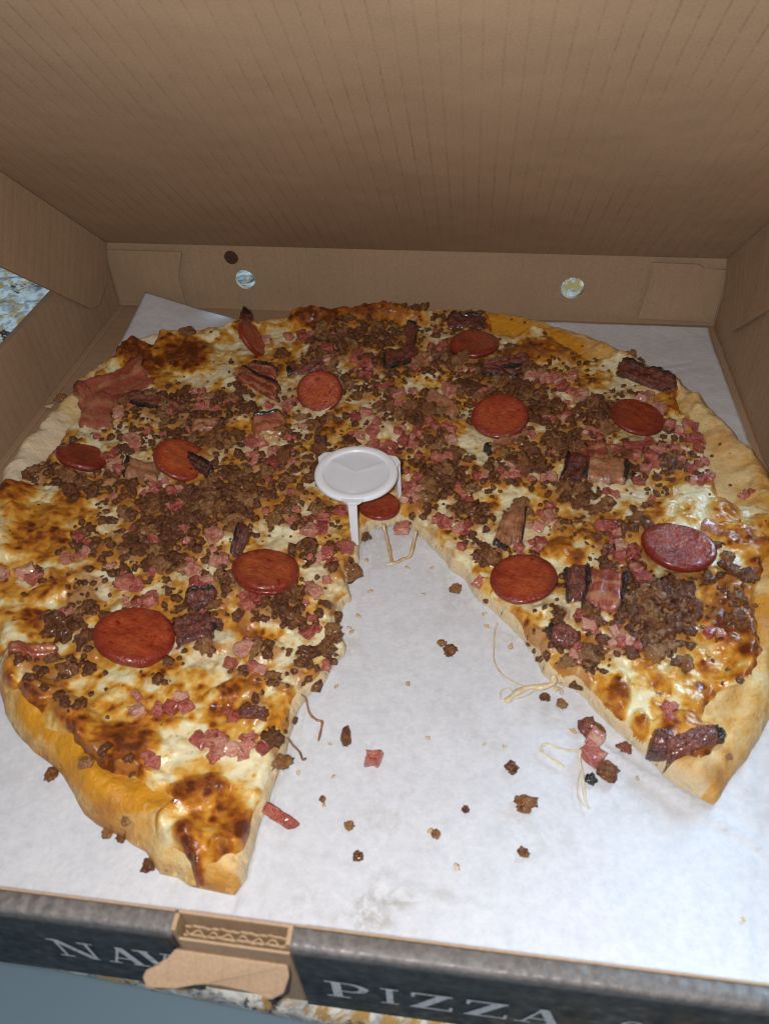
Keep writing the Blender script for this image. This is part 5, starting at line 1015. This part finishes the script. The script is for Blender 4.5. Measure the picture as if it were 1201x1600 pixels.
for a in (-86, 30, 150):
    a = math.radians(a); c, s_ = math.cos(a), math.sin(a)
    def at(r_, t_, z_): return (r_*c-t_*s_, r_*s_+t_*c, z_)
    bm = bmesh.new()
    lug = [(R*.90, .0062), (R*.985, .0046), (R+.0012, .0026), (R+.0022, .0022), (R+.0022, -.0022), (R+.0012, -.0026), (R*.985, -.0046), (R*.90, -.0062)]
    panel_bm([at(r_, t_, zt-.0004) for r_, t_ in lug], (0, 0, -.0016), bm, .0003)
    def bar_(r0, z0, r1, z1, w0, w1, th):
        a_ = [bm.verts.new(at(r0+q*th, t_*w0, z0)) for q, t_ in ((0, -1), (1, -1), (1, 1), (0, 1))]
        b_ = [bm.verts.new(at(r1+q*th, t_*w1, z1)) for q, t_ in ((0, -1), (1, -1), (1, 1), (0, 1))]
        bm.faces.new(a_[::-1]); bm.faces.new(b_)
        for q in range(4): bm.faces.new((a_[q], a_[(q+1) % 4], b_[(q+1) % 4], b_[q]))
    bar_(R+.0002, zt-.0012, R+.0008, .0075, .0021, .0016, .0018)
    o = bm_obj('leg', bm, M['plastic'], sv, False)

# ------------------------------------------------------------------ loose pieces on the paper and in the box
BEEF_LABEL = ['dark curled beef crumb with a lump on top, centre of the gap', 'larger golden brown beef crumb touching a dark one, centre of the gap', 'upright oval brown beef crumb beside the left cut edge', 'tiny dark crumb left of the gap below the oval crumb',
 'small reddish brown crumb low on the left of the paper', 'small dark crumb lowest on the left of the bare paper', 'pale brown diamond shaped beef crumb on the right of the paper', 'largest golden beef crumb on the bare right paper', 'tiny two lobed brown crumb left of the largest golden crumb',
 'tiny brown crumb beside a pale flake near the front', 'small brown crumb nearest the front on the right', 'small dark crumb just below the right cut edge', 'dark crisp beef flake topping the stack of fallen ham', 'dark crisp flake touching the stack of fallen ham', 'brown round beef crumb below the fallen ham pieces',
 'black burnt crumb left of the brown round one', 'dark red burnt flake close to the right cut edge', 'round meatball like crumb hanging off the right cut edge', 'pale brown crumb at the tip of the stretched cheese', 'brown crumb at the pizza centre beside the pizza saver leg', 'brown burnt cheese chip beside the golden front left crust',
 'burnt cheese lace left end at the front crust', 'burnt cheese lace middle at the front crust', 'burnt cheese lace right end at the front crust', 'oval burnt cheese crumb in front of the front left crust', 'dark crumb between the left wall and the crust', 'tiny brown crumb at the right crust edge', 'dark burnt cheese bit lying on the golden crust']
tone = {15: 'rind', 16: 'bacon_dark', 12: 'bacon_dark'}
lows = {7: (1.25, .8), 2: (.7, 1.3)}
for i, (x, y, s) in enumerate(LOOSE['beef']):
    me = lump_mesh('beef_crumb', M[tone.get(i, 'beef')], .5, i*1.37+9, 3, .75, .22)
    z = max(.0016, top(x, y) if on_pizza(x, y) else 0)
    fx, fy = lows.get(i, (1.1, .95)); s *= 1.05
    o = bpy.data.objects.new('beef_crumb', me); link(o); o.location = (x, y, z+s*.20); o.scale = (s*fx, s*fy*1.15, s*(.42 if i in (16, 20, 21, 22, 23) else .75)); o.rotation_euler = (0, 0, i*.9 if i not in (2,) else .1)
    tag(o, BEEF_LABEL[i], 'crumb')
HAM_LABEL = ['lone pink ham bit on the bare paper of the gap', 'upper ham cube in the little stack fallen by the right slice', 'lower pale ham cube in the little stack fallen by the right slice', 'dark pink ham cube at the tip of the gap by the pizza saver', 'long red ham strip sticking out of the left cut edge']
for i, (x, y, s) in enumerate(LOOSE['ham']):
    me = cube_mesh('ham_piece', M['ham'], i+40.5)
    o = bpy.data.objects.new('ham_piece', me); link(o); s *= .9
    o.location = (x, y, .0018+s*.36); o.scale = (s*(2. if i == 4 else 1.1), s*(.9 if i == 4 else 1.1), s*(.6 if i == 4 else .95)); o.rotation_euler = (.1, .08, (-.45 if i == 4 else i*1.1))
    tag(o, HAM_LABEL[i], 'ham')
FLAKE_LABEL = ['pale flake just right of the pizza saver foot', 'pale flake below the strand at the gap tip, by the left cut edge', 'pale flake beside the ham cube on the left cut edge', 'lower of two pale flakes by the bulge of the left cut edge', 'upper of two pale flakes by the bulge of the left cut edge',
 'curled pale flake alone in the middle of the gap', 'upper of two pale flakes beside the upper right cut edge', 'lower of two pale flakes beside the upper right cut edge', 'long pale cheese flake by the right cut edge beside the thin thread', 'pale flake in the middle of the gap right of the lone ham bit', 'pale golden flake nearest the front in the gap', 'pale flake touching the tiny brown crumb near the front',
 'pale flake under the cheese strand at the gap tip', 'pale flake right of the cheese strand at the gap tip', 'pale flake beside the lower brown strand on the left', 'pale flake below the lower brown strand on the left', 'left of two small flakes above the diamond shaped crumb', 'flake between the right cut edge and the dark crisp flake', 'small orange flake right of the fallen ham stack', 'tiny flake high in the gap below the strand loop', 'pale flake touching the tiny dark crumb left of the gap', 'pale flake between the oval crumb and the tiny dark crumb',
 'left of two pale bits below the thick cheese strand', 'right of two pale bits below the thick cheese strand', 'right of two small flakes above the diamond shaped crumb', 'reddish speck alone near the front right corner of the paper', 'pale flake near the long brown strand top', 'pale flake under the long brown strand']
flk = [lump_mesh('dough_flake', M['pale'], .8, k+60.3, 2, .4, .3) for k in range(5)]
for i, (x, y, s) in enumerate(LOOSE['pale']):
    o = bpy.data.objects.new('dough_flake', flk[i % 5]); link(o); o.location = (x, y, .0016+s*.12); o.scale = (s*1.3, s*.8, s*.8); o.rotation_euler = (0, 0, i*1.9)
    if i == 0: tag(o, 'pale curled dough flake against the left box wall', 'crumb')
    else: tag(o, FLAKE_LABEL[i-1], 'crumb', 'dough flakes on the paper')
STR_LABEL = ['melted cheese strand hanging across the tip of the gap', 'short cheese strand end on the paper at the tip of the gap', 'long brown curly strand hanging off the left cut edge', 'short brown strand lower on the left cut edge', 'thin cheese thread hanging from the upper right cut edge', 'thick stretched cheese strand off the middle of the right cut edge',
 'looping thin cheese thread at the end of the thick strand', 'looped cheese strand left of the fallen ham stack', 'long cheese strand running down from the fallen ham stack', 'fine cheese thread beside the long strand below the ham stack', 'short fine cheese thread below the right cut edge']
SR = [.0007, .0006, .0004, .00036, .00025, .0010, .00016, .00042, .00038, .0002, .0002]
def tube(name, pts, rad, m_, seed):
    P = [Vector(p) for p in pts]; Q = []
    for i in range(len(P)-1):
        p0 = P[max(0, i-1)]; p1 = P[i]; p2 = P[i+1]; p3 = P[min(len(P)-1, i+2)]
        for k in range(6):
            t = k/6; Q.append(.5*((2*p1)+(p2-p0)*t+(2*p0-5*p1+4*p2-p3)*t*t+(3*p1-p0-3*p2+p3)*t**3))
    Q.append(P[-1]); vs = []; fs = []; K = 7
    for i, q in enumerate(Q):
        t = (Q[min(i+1, len(Q)-1)]-Q[max(i-1, 0)]).normalized(); b = t.cross(Vector((0, 0, 1))).normalized(); n_ = b.cross(t)
        r = rad*(1+.55*mnoise.noise(Vector((i*.35, seed, 0))))*(1.0 if 0 < i < len(Q)-1 else .4)
        q = Vector((q.x, q.y, max(q.z, .0016+r*.7)))
        for k in range(K):
            a = 2*math.pi*k/K; vs.append(q+b*(r*1.25*math.cos(a))+n_*(r*.75*math.sin(a)))
    for i in range(len(Q)-1):
        for k in range(K): fs.append((i*K+k, i*K+(k+1) % K, (i+1)*K+(k+1) % K, (i+1)*K+k))
    fs += [tuple(range(K))[::-1], tuple(len(vs)-K+k for k in range(K))]
    return mesh(name, vs, fs, m_)
for i, s in enumerate(STRINGS):
    tag(tube('cheese_strand', s, SR[i], M['string_brown' if i in (2, 3) else 'string'], i*3.3), STR_LABEL[i], 'cheese strand')
